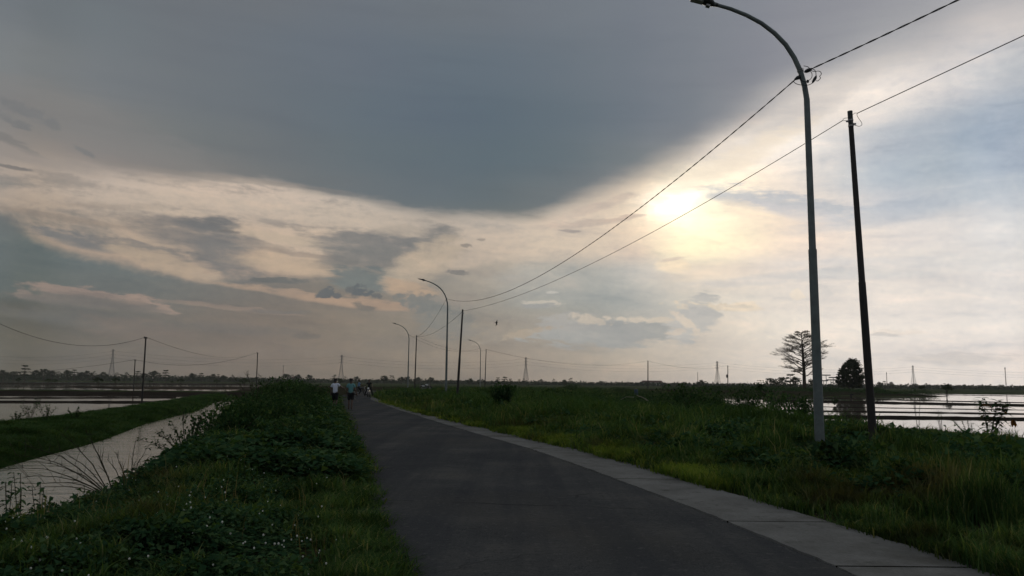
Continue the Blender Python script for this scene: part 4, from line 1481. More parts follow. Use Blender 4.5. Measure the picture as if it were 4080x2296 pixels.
b1_ = gnd(927.5, 999.0, 0.0)
motorcycle('motorcycle facing the camera with a white round headlight, rider astride', (b1_.x, b1_.y, 0), math.pi + .05)
sit = dict(pelvis=(0, 0, .90), waist=(0, .02, 1.05), chest=(0, .04, 1.24), nb=(0, .05, 1.40), neck=(0, .06, 1.47), h0=(0, .095, 1.53), h1=(0, .085, 1.61), h2=(0, .07, 1.68),
           sL=(-.175, .05, 1.365), eL=(-.32, .22, 1.17), wL=(-.36, .44, 1.06), sR=(.175, .05, 1.365), eR=(.32, .22, 1.17), wR=(.36, .44, 1.06),
           pL=(-.11, .02, .87), kL=(-.30, .17, .52), aL=(-.42, .05, .09), tL=(-.47, .18, .045), pR=(.11, .02, .87), kR=(.30, .17, .52), aR=(.42, .05, .09), tR=(.47, .18, .045))
p_ = Matrix.Rotation(math.pi + .05, 3, 'Z') @ Vector((0, -.18, 0))
person('rider in dark clothes astride the motorcycle with the white headlight', (b1_.x + p_.x, b1_.y + p_.y, 0), math.pi + .05, sit, 'dark_cloth', 'dark_cloth', True, 1.03, group=walkG)

b2_ = at(906, 991, 88.0)
rz2 = -1.22
motorcycle('dark motorcycle turned side-on behind the boy in teal', (b2_.x, 88.0, .05), rz2, False)
sit2 = dict(sit); sit2.update(eL=(-.26, .25, 1.17), wL=(-.33, .46, 1.06), eR=(.26, .25, 1.17), wR=(.33, .46, 1.06), kL=(-.22, .26, .60), aL=(-.24, .10, .18), tL=(-.25, .24, .15), kR=(.26, .22, .55), aR=(.36, .06, .09), tR=(.40, .2, .045))
p_ = Matrix.Rotation(rz2, 3, 'Z') @ Vector((0, -.20, 0))
person('rider in a blue shirt on the dark motorcycle behind the boy in teal', (b2_.x + p_.x, 88 + p_.y, .05), rz2, sit2, 'blue_cloth', 'dark_cloth', True, .98, group=walkG)
b3_ = at(1071, 977, 104.0)
motorcycle('parked motorcycle with pale front standing in the grass left of the second lamp', (b3_.x, 104, float(zf(b3_.x, 104)) + .28), -1.0, False, 'plate_white')

fr = at(2141, 1000, 150)
person('small dark figure bending in the flooded fields beyond the leaning pole', (fr.x, 150, -.92), -1.2,
       dict(pelvis=(0, -.1, .88), waist=(0, .10, .98), chest=(0, .32, .98), nb=(0, .47, .92), neck=(0, .53, .90), h0=(0, .60, .88), h1=(0, .66, .84), h2=(0, .72, .80),
            sL=(-.17, .42, .92), eL=(-.2, .50, .66), wL=(-.15, .60, .44), sR=(.17, .42, .92), eR=(.2, .50, .66), wR=(.15, .62, .42)), 'dark_cloth', 'dark_cloth', True, .95)

# ------------------------------------------------------------------ bird
bd = at(1249, 812, 60)
m = MB()
br = thing('bird', 'dark bird with raised wings gliding in the sky right of the second lamp', 'bird', bd, 0)
m.tube([(.17, 0, .02), (.11, 0, .015), (.02, 0, 0), (-.10, 0, -.01), (-.16, 0, -.01)], [.008, .035, .055, .04, .02], 10)
m.ball((.14, 0, .025), .034, 8, 6)
m.add([(-.13, -.02, -.01), (-.13, .02, -.01), (-.30, .06, -.03), (-.30, -.06, -.03), (-.2, 0, .0)], [(0, 1, 2, 3), (0, 3, 4), (1, 4, 2)])
m.build('body', 'plumage', br)
br.scale = (.72,) * 3
for s, tip_ in ((1, (.10, .30, .36)), (-1, (-.16, -.26, -.40))):
    m = MB()
    vs = [(.07, s * .03, .02), (.09, tip_[1] * .5, tip_[2] * .55), tip_, (-.02, tip_[1] * .55, tip_[2] * .5), (-.09, s * .03, 0)]
    m.add(vs + [(x - .004, y, z - .012) for x, y, z in vs], [(0, 1, 3, 4), (1, 2, 3), (9, 8, 6, 5), (8, 7, 6), (0, 5, 6, 1), (1, 6, 7, 2), (2, 7, 8, 3), (3, 8, 9, 4)])
    m.build('wing', 'plumage', br)

# ------------------------------------------------------------------ trees
def leaf_cloud(centers, n, rad, leaf, seed, squash=.6):
    g = np.random.default_rng(seed)
    vs, ts = [], []
    for c, rr in centers:
        for i in range(int(n * rr)):
            d = g.normal(0, 1, 3); d /= np.linalg.norm(d)
            p = np.array(c) + d * np.array([1, 1, squash]) * rad * rr * g.uniform(.25, 1.0) ** .5
            a = g.normal(0, 1, 3); a /= np.linalg.norm(a)
            b = np.cross(a, g.normal(0, 1, 3)); b /= np.linalg.norm(b)
            L = leaf * g.uniform(.5, 1.3)
            o = len(vs)
            vs += [p - a * L * .5, p + b * L * .3, p + a * L * .5, p - b * L * .3]
            ts += [(o, o + 1, o + 2), (o, o + 2, o + 3)]
    return np.array(vs), np.array(ts)


def kapok():
    """tall tree whose nearly bare limbs stand out in tiers"""
    b = at(2024, 985, 237)
    t = at(2020, 834, 237)
    zb = float(scrub_z(b.x, 237)) - .1
    H = t.z - zb
    r = thing('kapok_tree', 'tall nearly bare tree with tiers of spreading branches behind the nearest lamp', 'tree', (b.x, 237, zb))
    g = random.Random(5)
    m = MB()
    m.tube([(0, 0, -.2), (0, 0, H * .06), (.05, 0, H * .30), (-.1, 0, H * .6), (-.25, 0, H * .85), (-.3, 0, H * .985)], [H * .042, H * .031, H * .027, H * .019, H * .009, H * .002], 12)
    tr = m.build('trunk', 'bark', r)
    m = MB()
    tips = []
    span = [(.26, .50, 3), (.32, .66, 3), (.38, .86, 4), (.44, .92, 3), (.50, 1.0, 4), (.56, .98, 3), (.62, .96, 4), (.68, .84, 3), (.74, .76, 4), (.80, .62, 3), (.86, .50, 3), (.91, .36, 3), (.95, .24, 3)]
    RC = H * .47

    def limb(p, e, r0, r1, wob):
        k = (e - p).length * wob
        pts = [p.lerp(e, t) + Vector((g.uniform(-k, k), g.uniform(-k, k), g.uniform(-k, k) + math.sin(t * 3.14) * k * 1.5)) * (0 < t < 1) for t in (0, .25, .5, .75, 1)]
        m.tube(pts, [r0 + (r1 - r0) * t for t in (0, .25, .5, .75, 1)], 5, False)
        return pts

    def on(pts, s):
        i = min(3, int(s * 4))
        return pts[i].lerp(pts[i + 1], s * 4 - i)

    for f0, sp, n in span:
        a0 = g.uniform(0, 6.28)
        for k in range(n):
            f = f0 + g.uniform(-.03, .03)
            a = a0 + k * 6.283 / n + g.uniform(-.45, .45)
            L = sp * RC * g.uniform(.7, 1.06)
            dome = H * (1.0 - .42 * (L / RC) ** 1.8)               # the crown is a rounded dome
            z1 = min(dome, H * f + L * g.uniform(.18, .42) + H * max(0, f - .5) * .35)
            p0 = Vector((-.25 * f, 0, H * f))
            main = limb(p0, Vector((math.cos(a) * L, math.sin(a) * L, z1)), H * .0105 * (1.1 - .6 * f), H * .0014, .05)
            for s in (.28, .4, .52, .64, .76, .88, .97):
                for sg in (-1, 1):
                    if g.random() < .15: continue
                    q = on(main, s)
                    a2 = a + sg * g.uniform(.3, .9)
                    l2 = L * .42 * (1.15 - s * .7) * g.uniform(.6, 1.25) + H * .012
                    sec = limb(q, q + Vector((math.cos(a2), math.sin(a2), g.uniform(-.05, .7))) * l2, H * .0032, H * .0008, .07)
                    for s2 in (.35, .55, .7, .85, .98):
                        q2 = on(sec, s2)
                        for _ in range(3):
                            dv = Vector((math.cos(a2), math.sin(a2), .25)) + Vector((g.uniform(-1, 1), g.uniform(-1, 1), g.uniform(-.5, 1.1)))
                            e2 = q2 + dv * l2 * .22
                            m.tube([q2, e2], [H * .0012, H * .0005], 3, False)
                            tips.append((tuple(e2), g.uniform(.4, 1.1)))
    m.build('branches', 'bark', tr)
    tips = [q for q in tips if g.random() < .22 or q[0][2] < H * .42]
    vs, ts = leaf_cloud(tips, 2.2, .32, .26, 3, .8)
    big_mesh('sparse_leaves', vs, ts, 'kapok', r)
    return r


kapok()


def dense_tree():
    b, t = at(2137, 985, 240), at(2137, 905, 240)
    zb = float(scrub_z(b.x, 240)) - .1
    H = t.z - zb
    r = thing('dense_tree', 'dark dense rounded tree with short trunks between the nearest lamp and leaning pole', 'tree', (b.x, 240, zb))
    g = random.Random(8)
    m = MB()
    for x, yy, w_ in ((-1.6, .3, .16), (-.2, -.4, .14), (1.2, .2, .20), (.6, .8, .12)):
        m.tube([(x, yy, -.2), (x * .9, yy, H * .2), (x * .5, yy * .5, H * .6)], [w_ * 1.2, w_, w_ * .4], 8)
    m.build('trunk', 'bark', r)
    cs = []
    for i in range(560):
        f = g.uniform(.17, .98)
        w_ = H * .40 * float(np.interp(f, [.12, .2, .34, .5, .68, .84, 1.0], [.55, .86, 1.0, .96, .78, .48, .08]))
        a = g.uniform(0, 6.28); q = math.sqrt(g.random())
        q = max(q, .5) if g.random() < .45 else q
        cs.append(((math.cos(a) * w_ * q + H * .10 * f, math.sin(a) * w_ * q, H * f + g.uniform(-.1, .25) * q), g.uniform(.5, 1.1)))
    vs, ts = leaf_cloud(cs, 50, .62, .40, 4, .55)
    sp_ = []
    for i in range(190):               # leafy sprays that break the outline
        f = g.uniform(.2, .99); a = g.uniform(0, 6.28)
        w_ = H * .40 * float(np.interp(f, [.12, .2, .34, .5, .68, .84, 1.0], [.55, .86, 1.0, .96, .78, .48, .08]))
        L = g.uniform(.2, .8) + .7 * max(0, math.cos(a))
        for k in range(5):
            q = w_ * .9 + L * k / 4
            sp_.append(((math.cos(a) * q + H * .10 * f, math.sin(a) * q, H * f + .22 * k * g.uniform(-.2, 1)), .55 - .08 * k))
    v2, t2_ = leaf_cloud(sp_, 26, .42, .30, 9, .5)
    big_mesh('crown', np.concatenate([vs, v2]), np.concatenate([ts, t2_ + len(vs)]), 'tree', r)


dense_tree()


def tree_proto(kind, seed, name, label):
    g = random.Random(seed)
    r = thing(name, label, 'tree', (0, 0, -50))
    m = MB()
    cs = []
    if kind == 'round':
        m.tube([(0, 0, -.3), (0, 0, 3.0), (.2, 0, 6)], [.32, .24, .08], 8)
        for i in range(46):
            a, q, f = g.uniform(0, 6.28), math.sqrt(g.random()), g.uniform(.3, 1)
            w_ = 3.6 * math.sin(math.pi * (f * .85 + .08)) ** .6
            cs.append(((math.cos(a) * q * w_, math.sin(a) * q * w_, 2.2 + f * 6.2), g.uniform(.6, 1.2)))
        rad, sq, n, lf = 1.1, .7, 17, .8
    elif kind == 'tier':
        m.tube([(0, 0, -.3), (0, 0, 4), (.1, 0, 10)], [.30, .22, .06], 8)
        for f, w_ in ((3.6, 3.6), (5.6, 3.3), (7.6, 2.6), (9.4, 1.6)):
            for i in range(13):
                a, q = g.uniform(0, 6.28), math.sqrt(g.random())
                cs.append(((math.cos(a) * q * w_, math.sin(a) * q * w_, f + g.uniform(-.25, .3)), g.uniform(.5, 1.1)))
                if i < 5: m.tube([(0, 0, f - .4), (math.cos(a) * w_ * .8, math.sin(a) * w_ * .8, f)], [.09, .03], 5)
        rad, sq, n, lf = .95, .38, 16, .7
    elif kind == 'sparse':
        m.tube([(0, 0, -.3), (.2, 0, 4), (0, 0, 9.5)], [.26, .18, .04], 8)
        for i in range(26):
            f = g.uniform(.3, 1.0); a = g.uniform(0, 6.28)
            L = 3.0 * (1.25 - f)
            e = (math.cos(a) * L, math.sin(a) * L, f * 9 + L * .5)
            m.tube([(0, 0, f * 9), e], [.07, .02], 4)
            cs.append((e, g.uniform(.4, .9)))
        rad, sq, n, lf = .9, .6, 13, .6
    else:                                   # small field tree, bushy down to the stem
        m.tube([(0, 0, -.3), (.1, 0, 1.2), (.0, 0, 3)], [.16, .12, .05], 7)
        m.tube([(.05, 0, .5), (.7, .2, 1.9)], [.09, .04], 5)
        m.tube([(.05, 0, .6), (-.6, -.2, 1.8)], [.09, .04], 5)
        for i in range(22):
            a, q = g.uniform(0, 6.28), math.sqrt(g.random())
            cs.append(((math.cos(a) * q * 1.7, math.sin(a) * q * 1.7, 1.8 + g.uniform(0, 2.0) * (1.1 - .5 * q)), g.uniform(.5, 1.1)))
        rad, sq, n, lf = .7, .6, 14, .5
    m.build('trunk', 'bark', r)
    vs, ts = leaf_cloud(cs, n, rad, lf, seed, sq)
    big_mesh('crown', vs, ts, 'wood' if kind != 'field' else 'tree', r)
    return r


LBL = {'round': 'far rounded leafy tree standing up from the distant tree line', 'tier': 'far tree with flat layered crown above the distant tree line',
       'sparse': 'far thin ragged tree with gaps above the distant tree line', 'field': 'small dark tree standing at the edge of the flooded plots'}
proto = {k: [tree_proto(k, s, {'round': 'rounded_tree', 'tier': 'layered_tree', 'sparse': 'ragged_tree', 'field': 'field_tree'}[k], LBL[k]) for s in (1, 2, 3)] for k in LBL}
used = {}
hts = {'round': 8.8, 'tier': 10, 'sparse': 10.4, 'field': 4.2}
# (photo x, top y, kind, distance) read off the tree line from left to right
FAR = [(10, 931, 'round', 640), (35, 934, 'round', 660), (64, 919, 'tier', 610), (92, 931, 'round', 680), (112, 928, 'round', 640), (130, 932, 'round', 660), (148, 931, 'sparse', 620), (170, 931, 'round', 640),
       (188, 930, 'tier', 640), (205, 936, 'round', 700), (222, 933, 'round', 660), (237, 931, 'sparse', 640), (262, 936, 'round', 690), (295, 934, 'sparse', 640), (318, 934, 'sparse', 620), (347, 934, 'tier', 600),
       (363, 938, 'round', 680), (388, 933, 'round', 640), (401, 936, 'sparse', 640), (418, 931, 'tier', 620), (484, 939, 'round', 640), (507, 939, 'tier', 640), (535, 941, 'round', 620), (550, 942, 'tier', 660), (562, 944, 'round', 640),
       (585, 941, 'sparse', 560), (720, 940, 'round', 760), (735, 943, 'tier', 780), (750, 942, 'round', 760), (778, 943, 'round', 820), (842, 943, 'tier', 700), (869, 944, 'sparse', 820), (898, 947, 'round', 800), (968, 945, 'round', 520),
       (986, 945, 'tier', 520), (1010, 948, 'round', 560), (1026, 947, 'round', 560), (1052, 949, 'round', 620), (1084, 949, 'round', 600), (1182, 952, 'round', 480), (1252, 950, 'tier', 430), (1270, 948, 'tier', 430), (1284, 949, 'sparse', 440), (1306, 951, 'sparse', 640),
       (1318, 951, 'sparse', 640), (1360, 954, 'round', 760), (1393, 951, 'sparse', 700), (1421, 955, 'round', 480), (1436, 951, 'tier', 700), (1512, 958, 'round', 760), (1550, 957, 'sparse', 800), (1642, 961, 'tier', 760), (1706, 961, 'tier', 760), (1762, 956, 'round', 420), (1774, 959, 'tier', 430),
       (1938, 951, 'round', 270), (1952, 950, 'sparse', 280), (1964, 949, 'round', 300), (1988, 941, 'tier', 262), (2000, 948, 'round', 268), (2048, 952, 'round', 300), (2094, 957, 'sparse', 290), (2212, 961, 'round', 620), (2225, 959, 'tier', 640), (2240, 961, 'round', 640), (2300, 965, 'round', 800), (2376, 965, 'tier', 560), (2384, 964, 'sparse', 560), (2410, 968, 'round', 800), (2470, 968, 'round', 850)]
FIELD = [(47, 950, 963, 330), (122, 950, 963, 300), (138, 952, 963, 310), (249, 946, 966, 250), (292, 948, 963, 300), (380, 956, 963, 340), (546, 952, 962, 330), (615, 948, 965, 270), (700, 950, 962, 360), (432, 957, 961, 360), (855, 950, 962, 380), (2380, 962, 984, 200), (2320, 966, 978, 300), (760, 955, 964, 300), (455, 950, 964, 320)]
LAND = [(0, 'the left photo edge'), (285, 'the first lattice pylon'), (366, 'the tallest left field pole'), (647, 'the thin pole nearest the boys'), (713, 'the small slim mast'), (841, 'the boy in white'), (927, 'the rider in dark clothes'),
        (1029, 'the lamp farthest left'), (1122, 'the second nearest lamp'), (1212, 'the smallest street lamp'), (1323, 'the third lattice pylon'), (1630, 'the bare thin right pole'), (1804, 'the fourth lattice pylon'), (2024, 'the tall bare tree'),
        (2137, 'the dense round tree'), (2185, 'the leaning black pole'), (2296, 'the fifth lattice pylon'), (2528, 'the reddish mast')]
ORD = ['first', 'second', 'third', 'fourth', 'fifth', 'sixth', 'seventh', 'eighth', 'ninth', 'tenth', 'eleventh', 'twelfth', 'thirteenth', 'fourteenth', 'fifteenth']


def where_is(px, xs):
    """its rank to the right of the landmark before it"""
    a = max(l for l in LAND if l[0] <= px)
    k = sorted(x for x in xs if a[0] <= x).index(px)
    return ORD[k] + ' to the right of ' + a[1]


KIND = {'round': 'far rounded leafy tree', 'tier': 'far tree with layered crown', 'sparse': 'far thin ragged tree', 'field': 'small field tree'}
gk = random.Random(3)
for px, py, kind, d in FAR:
    p = proto[kind][gk.randrange(3)]
    t = at(px, py, d)
    zb = float(scrub_z(t.x, d)) if d < 290 and px > 1850 else -1.0
    s = max(.35, (t.z - zb) / hts[kind])
    o = dup(p, (t.x, d, zb), gk.uniform(0, 6.28), (s * 1.06, s * 1.06, s), KIND[kind] + ', ' + where_is(px, [q[0] for q in FAR if q[2] == kind]), 'trees along the horizon')
for px, py, pb, d in FIELD:
    t = at(px, py, d)
    o = dup(proto['field'][gk.randrange(3)], (t.x, d, -.85), gk.uniform(0, 6.28), max(.5, (t.z + .85) / 4.2), KIND['field'] + ', ' + where_is(px, [q[0] for q in FIELD]), 'small trees standing in the flooded fields')
for ks in proto.values():
    for p in ks:
        for ch in list(p.children): bpy.data.objects.remove(ch)
        bpy.data.objects.remove(p)
# a tree label is shared only by trees that nothing tells apart
# ---- the far wood that closes the plain
N = 90000
xs = rng.uniform(-1300, 1500, N)
ys = rng.uniform(720, 980, N)
hx = np.interp(xs / ys, [-.7, -.45, -.25, 0, .2, .4, .75], [7.2, 6.6, 5.0, 4.6, 4.4, 4.6, 5.0])
hh = np.clip(hx * (.78 + .30 * wav(xs, ys * .25, 21, 46.0) + .22 * wav(xs, ys, 22, 13.0)), 2.2, 11)
zs = -1.2 + hh * rng.uniform(0, 1, N) ** .95
dd = rng.normal(0, 1, (N, 3)); dd /= np.linalg.norm(dd, axis=1)[:, None]
ee = np.cross(dd, rng.normal(0, 1, (N, 3))); ee /= np.linalg.norm(ee, axis=1)[:, None]
L = rng.uniform(.5, 1.25, N)[:, None] * 1.15
P = np.stack([xs, ys, zs], -1)
vv = np.stack([P - dd * L, P + ee * L * .7, P + dd * L, P - ee * L * .7], 1).reshape(-1, 3)
i4 = np.arange(N)[:, None] * 4
tag(big_mesh('distant_woodland', vv, np.concatenate([i4 + [0, 1, 2], i4 + [0, 2, 3]]), 'wood'), 'long dark band of far trees along the whole horizon', 'woodland', kind='stuff')

# a few pale farm roofs in the far trees
for px, d, w_, lab in ((1640, 900, 22, 'long low roof among the far trees near the bare right pole'), (745, 800, 9, 'small pale wall among the far trees behind the left fields')):
    p = at(px, 960, d)
    o = thing('farm_building', lab, 'building', (p.x, d, -1.0))
    m = MB(); m.box((0, 0, 2.2), (w_, 8, 4.4)); m.build('wall', 'wallp', o, False)
    m = MB(); m.add([(-w_ * .55, -5, 4.3), (w_ * .55, -5, 4.3), (w_ * .55, 5, 4.3), (-w_ * .55, 5, 4.3), (-w_ * .5, 0, 6.6), (w_ * .5, 0, 6.6)], [(0, 1, 5, 4), (2, 3, 4, 5), (0, 4, 3), (1, 2, 5), (0, 3, 2, 1)])
    m.build('roof', 'rooft', o, False)
# blue drum and bent bamboo in the right grassland
p = at(1600, 966, 120)
o = thing('water_drum', 'small blue drum standing in the grass right of the bare thin pole', 'drum', (p.x, 120, float(zf(p.x, 120)) + .3))
m = MB(); m.tube([(0, 0, 0), (0, 0, .04), (0, 0, .4), (0, 0, .44), (0, 0, .8), (0, 0, .84)], [.28, .30, .30, .31, .30, .27], 18); m.build('barrel', 'drum', o)
m = MB(); m.tube([(0, 0, .84), (0, 0, .88)], [.2, .2], 14); m.build('lid', 'black', o)
p = at(1590, 982, 70)
o = thing('bamboo_frame', 'pale bent bamboo poles leaning in the tall grass of the right verge', 'bamboo poles', (p.x, 70, float(zf(p.x, 70))))
for a, b, c in (((-1.1, 0, .45), (-.5, 0, .72), (.2, .1, .70)), ((.55, 0, .80), (1.1, 0, .62), (1.75, .1, .05)), ((.45, .1, .85), (.95, .1, .70), (1.6, .2, .10)), ((.75, -.1, .78), (1.25, -.1, .55), (1.85, 0, .0))):
    m = MB(); m.tube([a, b, c], .022, 6); m.build('bamboo_pole', 'bamboo', o)
# ------------------------------------------------------------------ shrubs and single plants
def shrub_proto(label, n_leaf, rad, hgt, leaf, mat, seed, stems=9, name='shrub', twiggy=0):
    g = random.Random(seed)
    r = thing(name, label, 'shrub', (0, 0, -60))
    m = MB()
    cs = []
    for k in range(stems):
        a = k * 6.283 / stems + g.uniform(-.3, .3)
        L = rad * g.uniform(.45, 1.0)
        h = hgt * g.uniform(.65, 1.0)
        pts = [Vector((0, 0, -.1)), Vector((math.cos(a) * L * .35, math.sin(a) * L * .35, h * .45)), Vector((math.cos(a) * L * .8, math.sin(a) * L * .8, h * .85)), Vector((math.cos(a) * L, math.sin(a) * L, h))]
        m.tube(pts, [.016, .012, .008, .004], 5)
        for s in range(9):
            i = min(2, int(s / 3)); q = pts[i].lerp(pts[i + 1], (s % 3) / 3 + .2)
            if q.z > hgt * .12: cs.append((tuple(q + Vector((g.uniform(-1, 1), g.uniform(-1, 1), g.uniform(-.4, .6))) * rad * .3), g.uniform(.6, 1.2)))
            if twiggy and s > 3:
                e = q + Vector((g.uniform(-1, 1), g.uniform(-1, 1), g.uniform(.2, 1))) * rad * .4
                m.tube([q, e], [.006, .003], 4)
    m.build('stems', 'stem', r)
    vs, ts = leaf_cloud(cs, n_leaf / len(cs), rad * .36, leaf, seed, .75)
    big_mesh('foliage', vs, ts, mat, r)
    return r


SH = [shrub_proto('leafy green shrub', 1500, .85, 1.0, .12, 'shrub', 31), shrub_proto('leafy green shrub', 1300, .75, .9, .11, 'cover', 32), shrub_proto('leafy green shrub', 1700, .9, 1.1, .10, 'shrub', 33)]
# big shrub on the left of the small lone bush etc: (photo x, base y, distance, size, stretch, label)
PL = [
      (1292, 1040, 39, .5, 1.0, 'low green shrub at the right foot of the dark upright shrub'),
      (1730, 1065, 36, 1.5, .9, 'dark shadowy shrub at the left end of the flooded right fields'),
      (1680, 1050, 42, 1.1, .8, 'green shrub just left of the dark shadowy shrub on the right verge'),
      (1440, 972, 120, 1.4, .9, 'far low bush on the grassland skyline right of the second black pole'),
      (1800, 978, 175, 2.4, .8, 'far low bush below the lattice pylon left of the pole with a box'),
      (1560, 976, 130, 1.5, .7, 'far low bush on the skyline left of the bare thin pole')]
for px, py, d, s, st, lab in PL:
    p = at(px, py, d)
    z = float(zf(p.x, d)) if d < 170 else -.6
    dup(SH[gk.randrange(3)], (p.x, d, z - .05), gk.uniform(0, 6.28), (s, s, s * st), lab, 'shrubs on the right verge')
for px, d, top, wd, lab in ((1790, 41, 1000, 1.0, 'wide leafy shrub left of the near water, right of the dark shadowy shrub'), (1872, 43, 988, .95, 'leafy shrub standing against the first bright strip of water'),
                           (1950, 45, 983, 1.0, 'tallest leafy shrub against the water left of the nearest lamp'), (2022, 41, 1004, .8, 'leafy shrub just left of the nearest lamp against the water')):
    p = at(px, top, d)
    z = float(zf(p.x, d)) - .05
    dup(SH[gk.randrange(3)], (p.x, d, z), gk.uniform(0, 6.28), (wd, wd, (p.z - z) / 1.0), lab, 'shrubs on the right verge')
ub = shrub_proto('dark upright bushy shrub alone in the grass right of the second black pole', 4200, .50, 1.0, .11, 'shrub', 77, 16)
q_ = at(1266, 1035, 38)
ub.location = (q_.x, 38, float(zf(q_.x, 38)) - .05)
ub.scale = (1.0, 1.0, (at(1266, 966, 38).z - float(zf(q_.x, 38))) / 1.05)
ub['group'] = 'shrubs on the right verge'
LV = [(800, 62, -16.6, 1.3), (770, 55, -15.8, 1.25), (735, 50, -15.4, 1.15), (820, 52, -13.2, 1.15), (700, 43, -14.0, .95), (760, 42, -12.2, 1.1), (800, 40, -10.8, .95), (690, 36, -12.4, .9), (740, 33, -10.2, .95),
      (780, 30, -8.4, .9), (650, 30, -10.9, .85), (700, 26, -8.9, .85), (760, 25, -7.2, .8), (790, 22, -6.0, .65), (640, 23, -8.6, .8), (690, 20, -7.0, .7), (620, 19.5, -7.6, .65), (755, 18, -5.0, .55), (830, 34, -8.6, .6), (845, 46, -11.4, .7), (785, 70, -19.2, 1.3), (730, 68, -20.6, 1.2)]
where = ['beside the walking boys', 'along the canal', 'at the road edge', 'in the middle of the verge']
for i, (px, d, x, s) in enumerate(LV):
    rl, cr = float(RL(d)), float(CR(d))
    x = min(max(x, cr + .9), rl - .55 - .35 * s)
    dup(SH[i % 3], (x, d, float(zf(x, d)) - .08), gk.uniform(0, 6.28), (s * 1.1, s * 1.1, s * gk.uniform(.85, 1.4)), 'leafy shrub in the thick hedge between canal and road', 'shrubs crowding the left verge')
for p in SH:
    for ch in list(p.children): bpy.data.objects.remove(ch)
    bpy.data.objects.remove(p)


def leaf_blade(m, p, d, L, w, droop=.3):
    """one long leaf, keeled and curved"""
    d = Vector(d).normalized()
    s = d.cross(Vector((0, 0, 1)))
    s = s.normalized() if s.length > .05 else Vector((1, 0, 0))
    n = s.cross(d)
    P = [Vector(p) + d * L * t - Vector((0, 0, droop * L * t * t)) for t in (0, .3, .65, 1)]
    W = [w * .15, w * .5, w * .42, .003]
    vs = []
    for c, ww in zip(P, W): vs += [c - s * ww + n * ww * .3, c, c + s * ww + n * ww * .3]
    m.add(vs, [(i * 3 + k, i * 3 + k + 1, i * 3 + k + 4, i * 3 + k + 3) for i in range(3) for k in (0, 1)])


def teak(px, py, d, top, nst, label, dry=0, seed=1, L=.26, W=.10, spread=.5):
    """young tree with big drooping leaves"""
    g = random.Random(seed)
    p = at(px, py, d)
    H = at(px, top, d).z - (float(zf(p.x, d)) - .1 if d < 165 else -.6)
    r = thing('sapling', label, 'sapling', (p.x, d, float(zf(p.x, d)) - .1 if d < 165 else -.6), 0, 'big-leaved plants on the right verge')
    st, lf, dl = MB(), MB(), MB()
    for k in range(nst):
        a = g.uniform(0, 6.28)
        e = Vector((math.cos(a) * spread * g.uniform(.3, 1), math.sin(a) * spread * .6, H * g.uniform(.7, 1)))
        pts = [Vector((0, 0, 0)), e * .4 + Vector((0, 0, H * .08)), e * .75 + Vector((0, 0, H * .06)), e]
        st.tube(pts, [.018, .014, .010, .005], 6)
        for i in range(13):
            t = .22 + .78 * i / 12
            j = min(2, int(t * 3)); q = pts[j].lerp(pts[j + 1], t * 3 - j)
            for sg in (0, 3.14):
                b = a + i * 1.4 + sg + g.uniform(-.3, .3)
                m_ = dl if dry and g.random() < .08 else lf
                leaf_blade(m_, q, (math.cos(b), math.sin(b), g.uniform(.0, .6)), L * g.uniform(.6, 1.15), W * g.uniform(.7, 1.1), g.uniform(.15, .6))
    st.build('stems', 'stem', r)
    lf.build('leaves', 'shrub', r)
    if dl.v: dl.build('dry_leaves', 'dryleaf', r)
    return r


sp = teak(2488, 1088, 30.0, 985, 8, 'big-leaved sapling with one orange dead leaf near the right edge', 1, 4, .34, .13, .75)
m = MB()
for k in range(3): leaf_blade(m, at(2549, 1056, 30.0) - Vector(sp.location), (random.uniform(-.4, .4), -.3, -1), .32, .14, .0)
o_ = m.build('dry_leaf', 'dryleaf', sp)
m = MB()
m.tube([(0, 0, .3), (.5, 0, .85), at(2549, 1050, 30.0) - Vector(sp.location)], [.012, .009, .006], 5)
for k in range(8): leaf_blade(m, Vector((.25 + .1 * k, 0, .55 + .05 * k)), (math.cos(k * 2.2), math.sin(k * 2.2), .1), .2, .07, .4)
m.build('side_branch', 'shrub', sp)
teak(1905, 1000, 62, 957, 5, 'big-leaved plant with curling leaves on the skyline right of the pole with a box', 0, 6, .62, .20, .9)
teak(1990, 1035, 46, 984, 6, 'willowy plant hanging over the flooded fields left of the nearest lamp', 0, 7, .34, .07, 1.25)
teak(1880, 1040, 44, 990, 6, 'broad leafy plant in front of the first flooded strip on the right', 0, 8, .30, .09, 1.1)
teak(2370, 1082, 33, 1022, 3, 'thin straggly sapling between the leaning pole and the right edge', 0, 9, .10, .04, .3)
teak(2310, 1080, 34, 1018, 2, 'very thin small sapling just right of the leaning pole', 0, 10, .08, .03, .25)
teak(2440, 1085, 31, 1052, 5, 'low sprawling leafy plant left of the sapling with the orange leaf', 0, 12, .12, .05, .8)


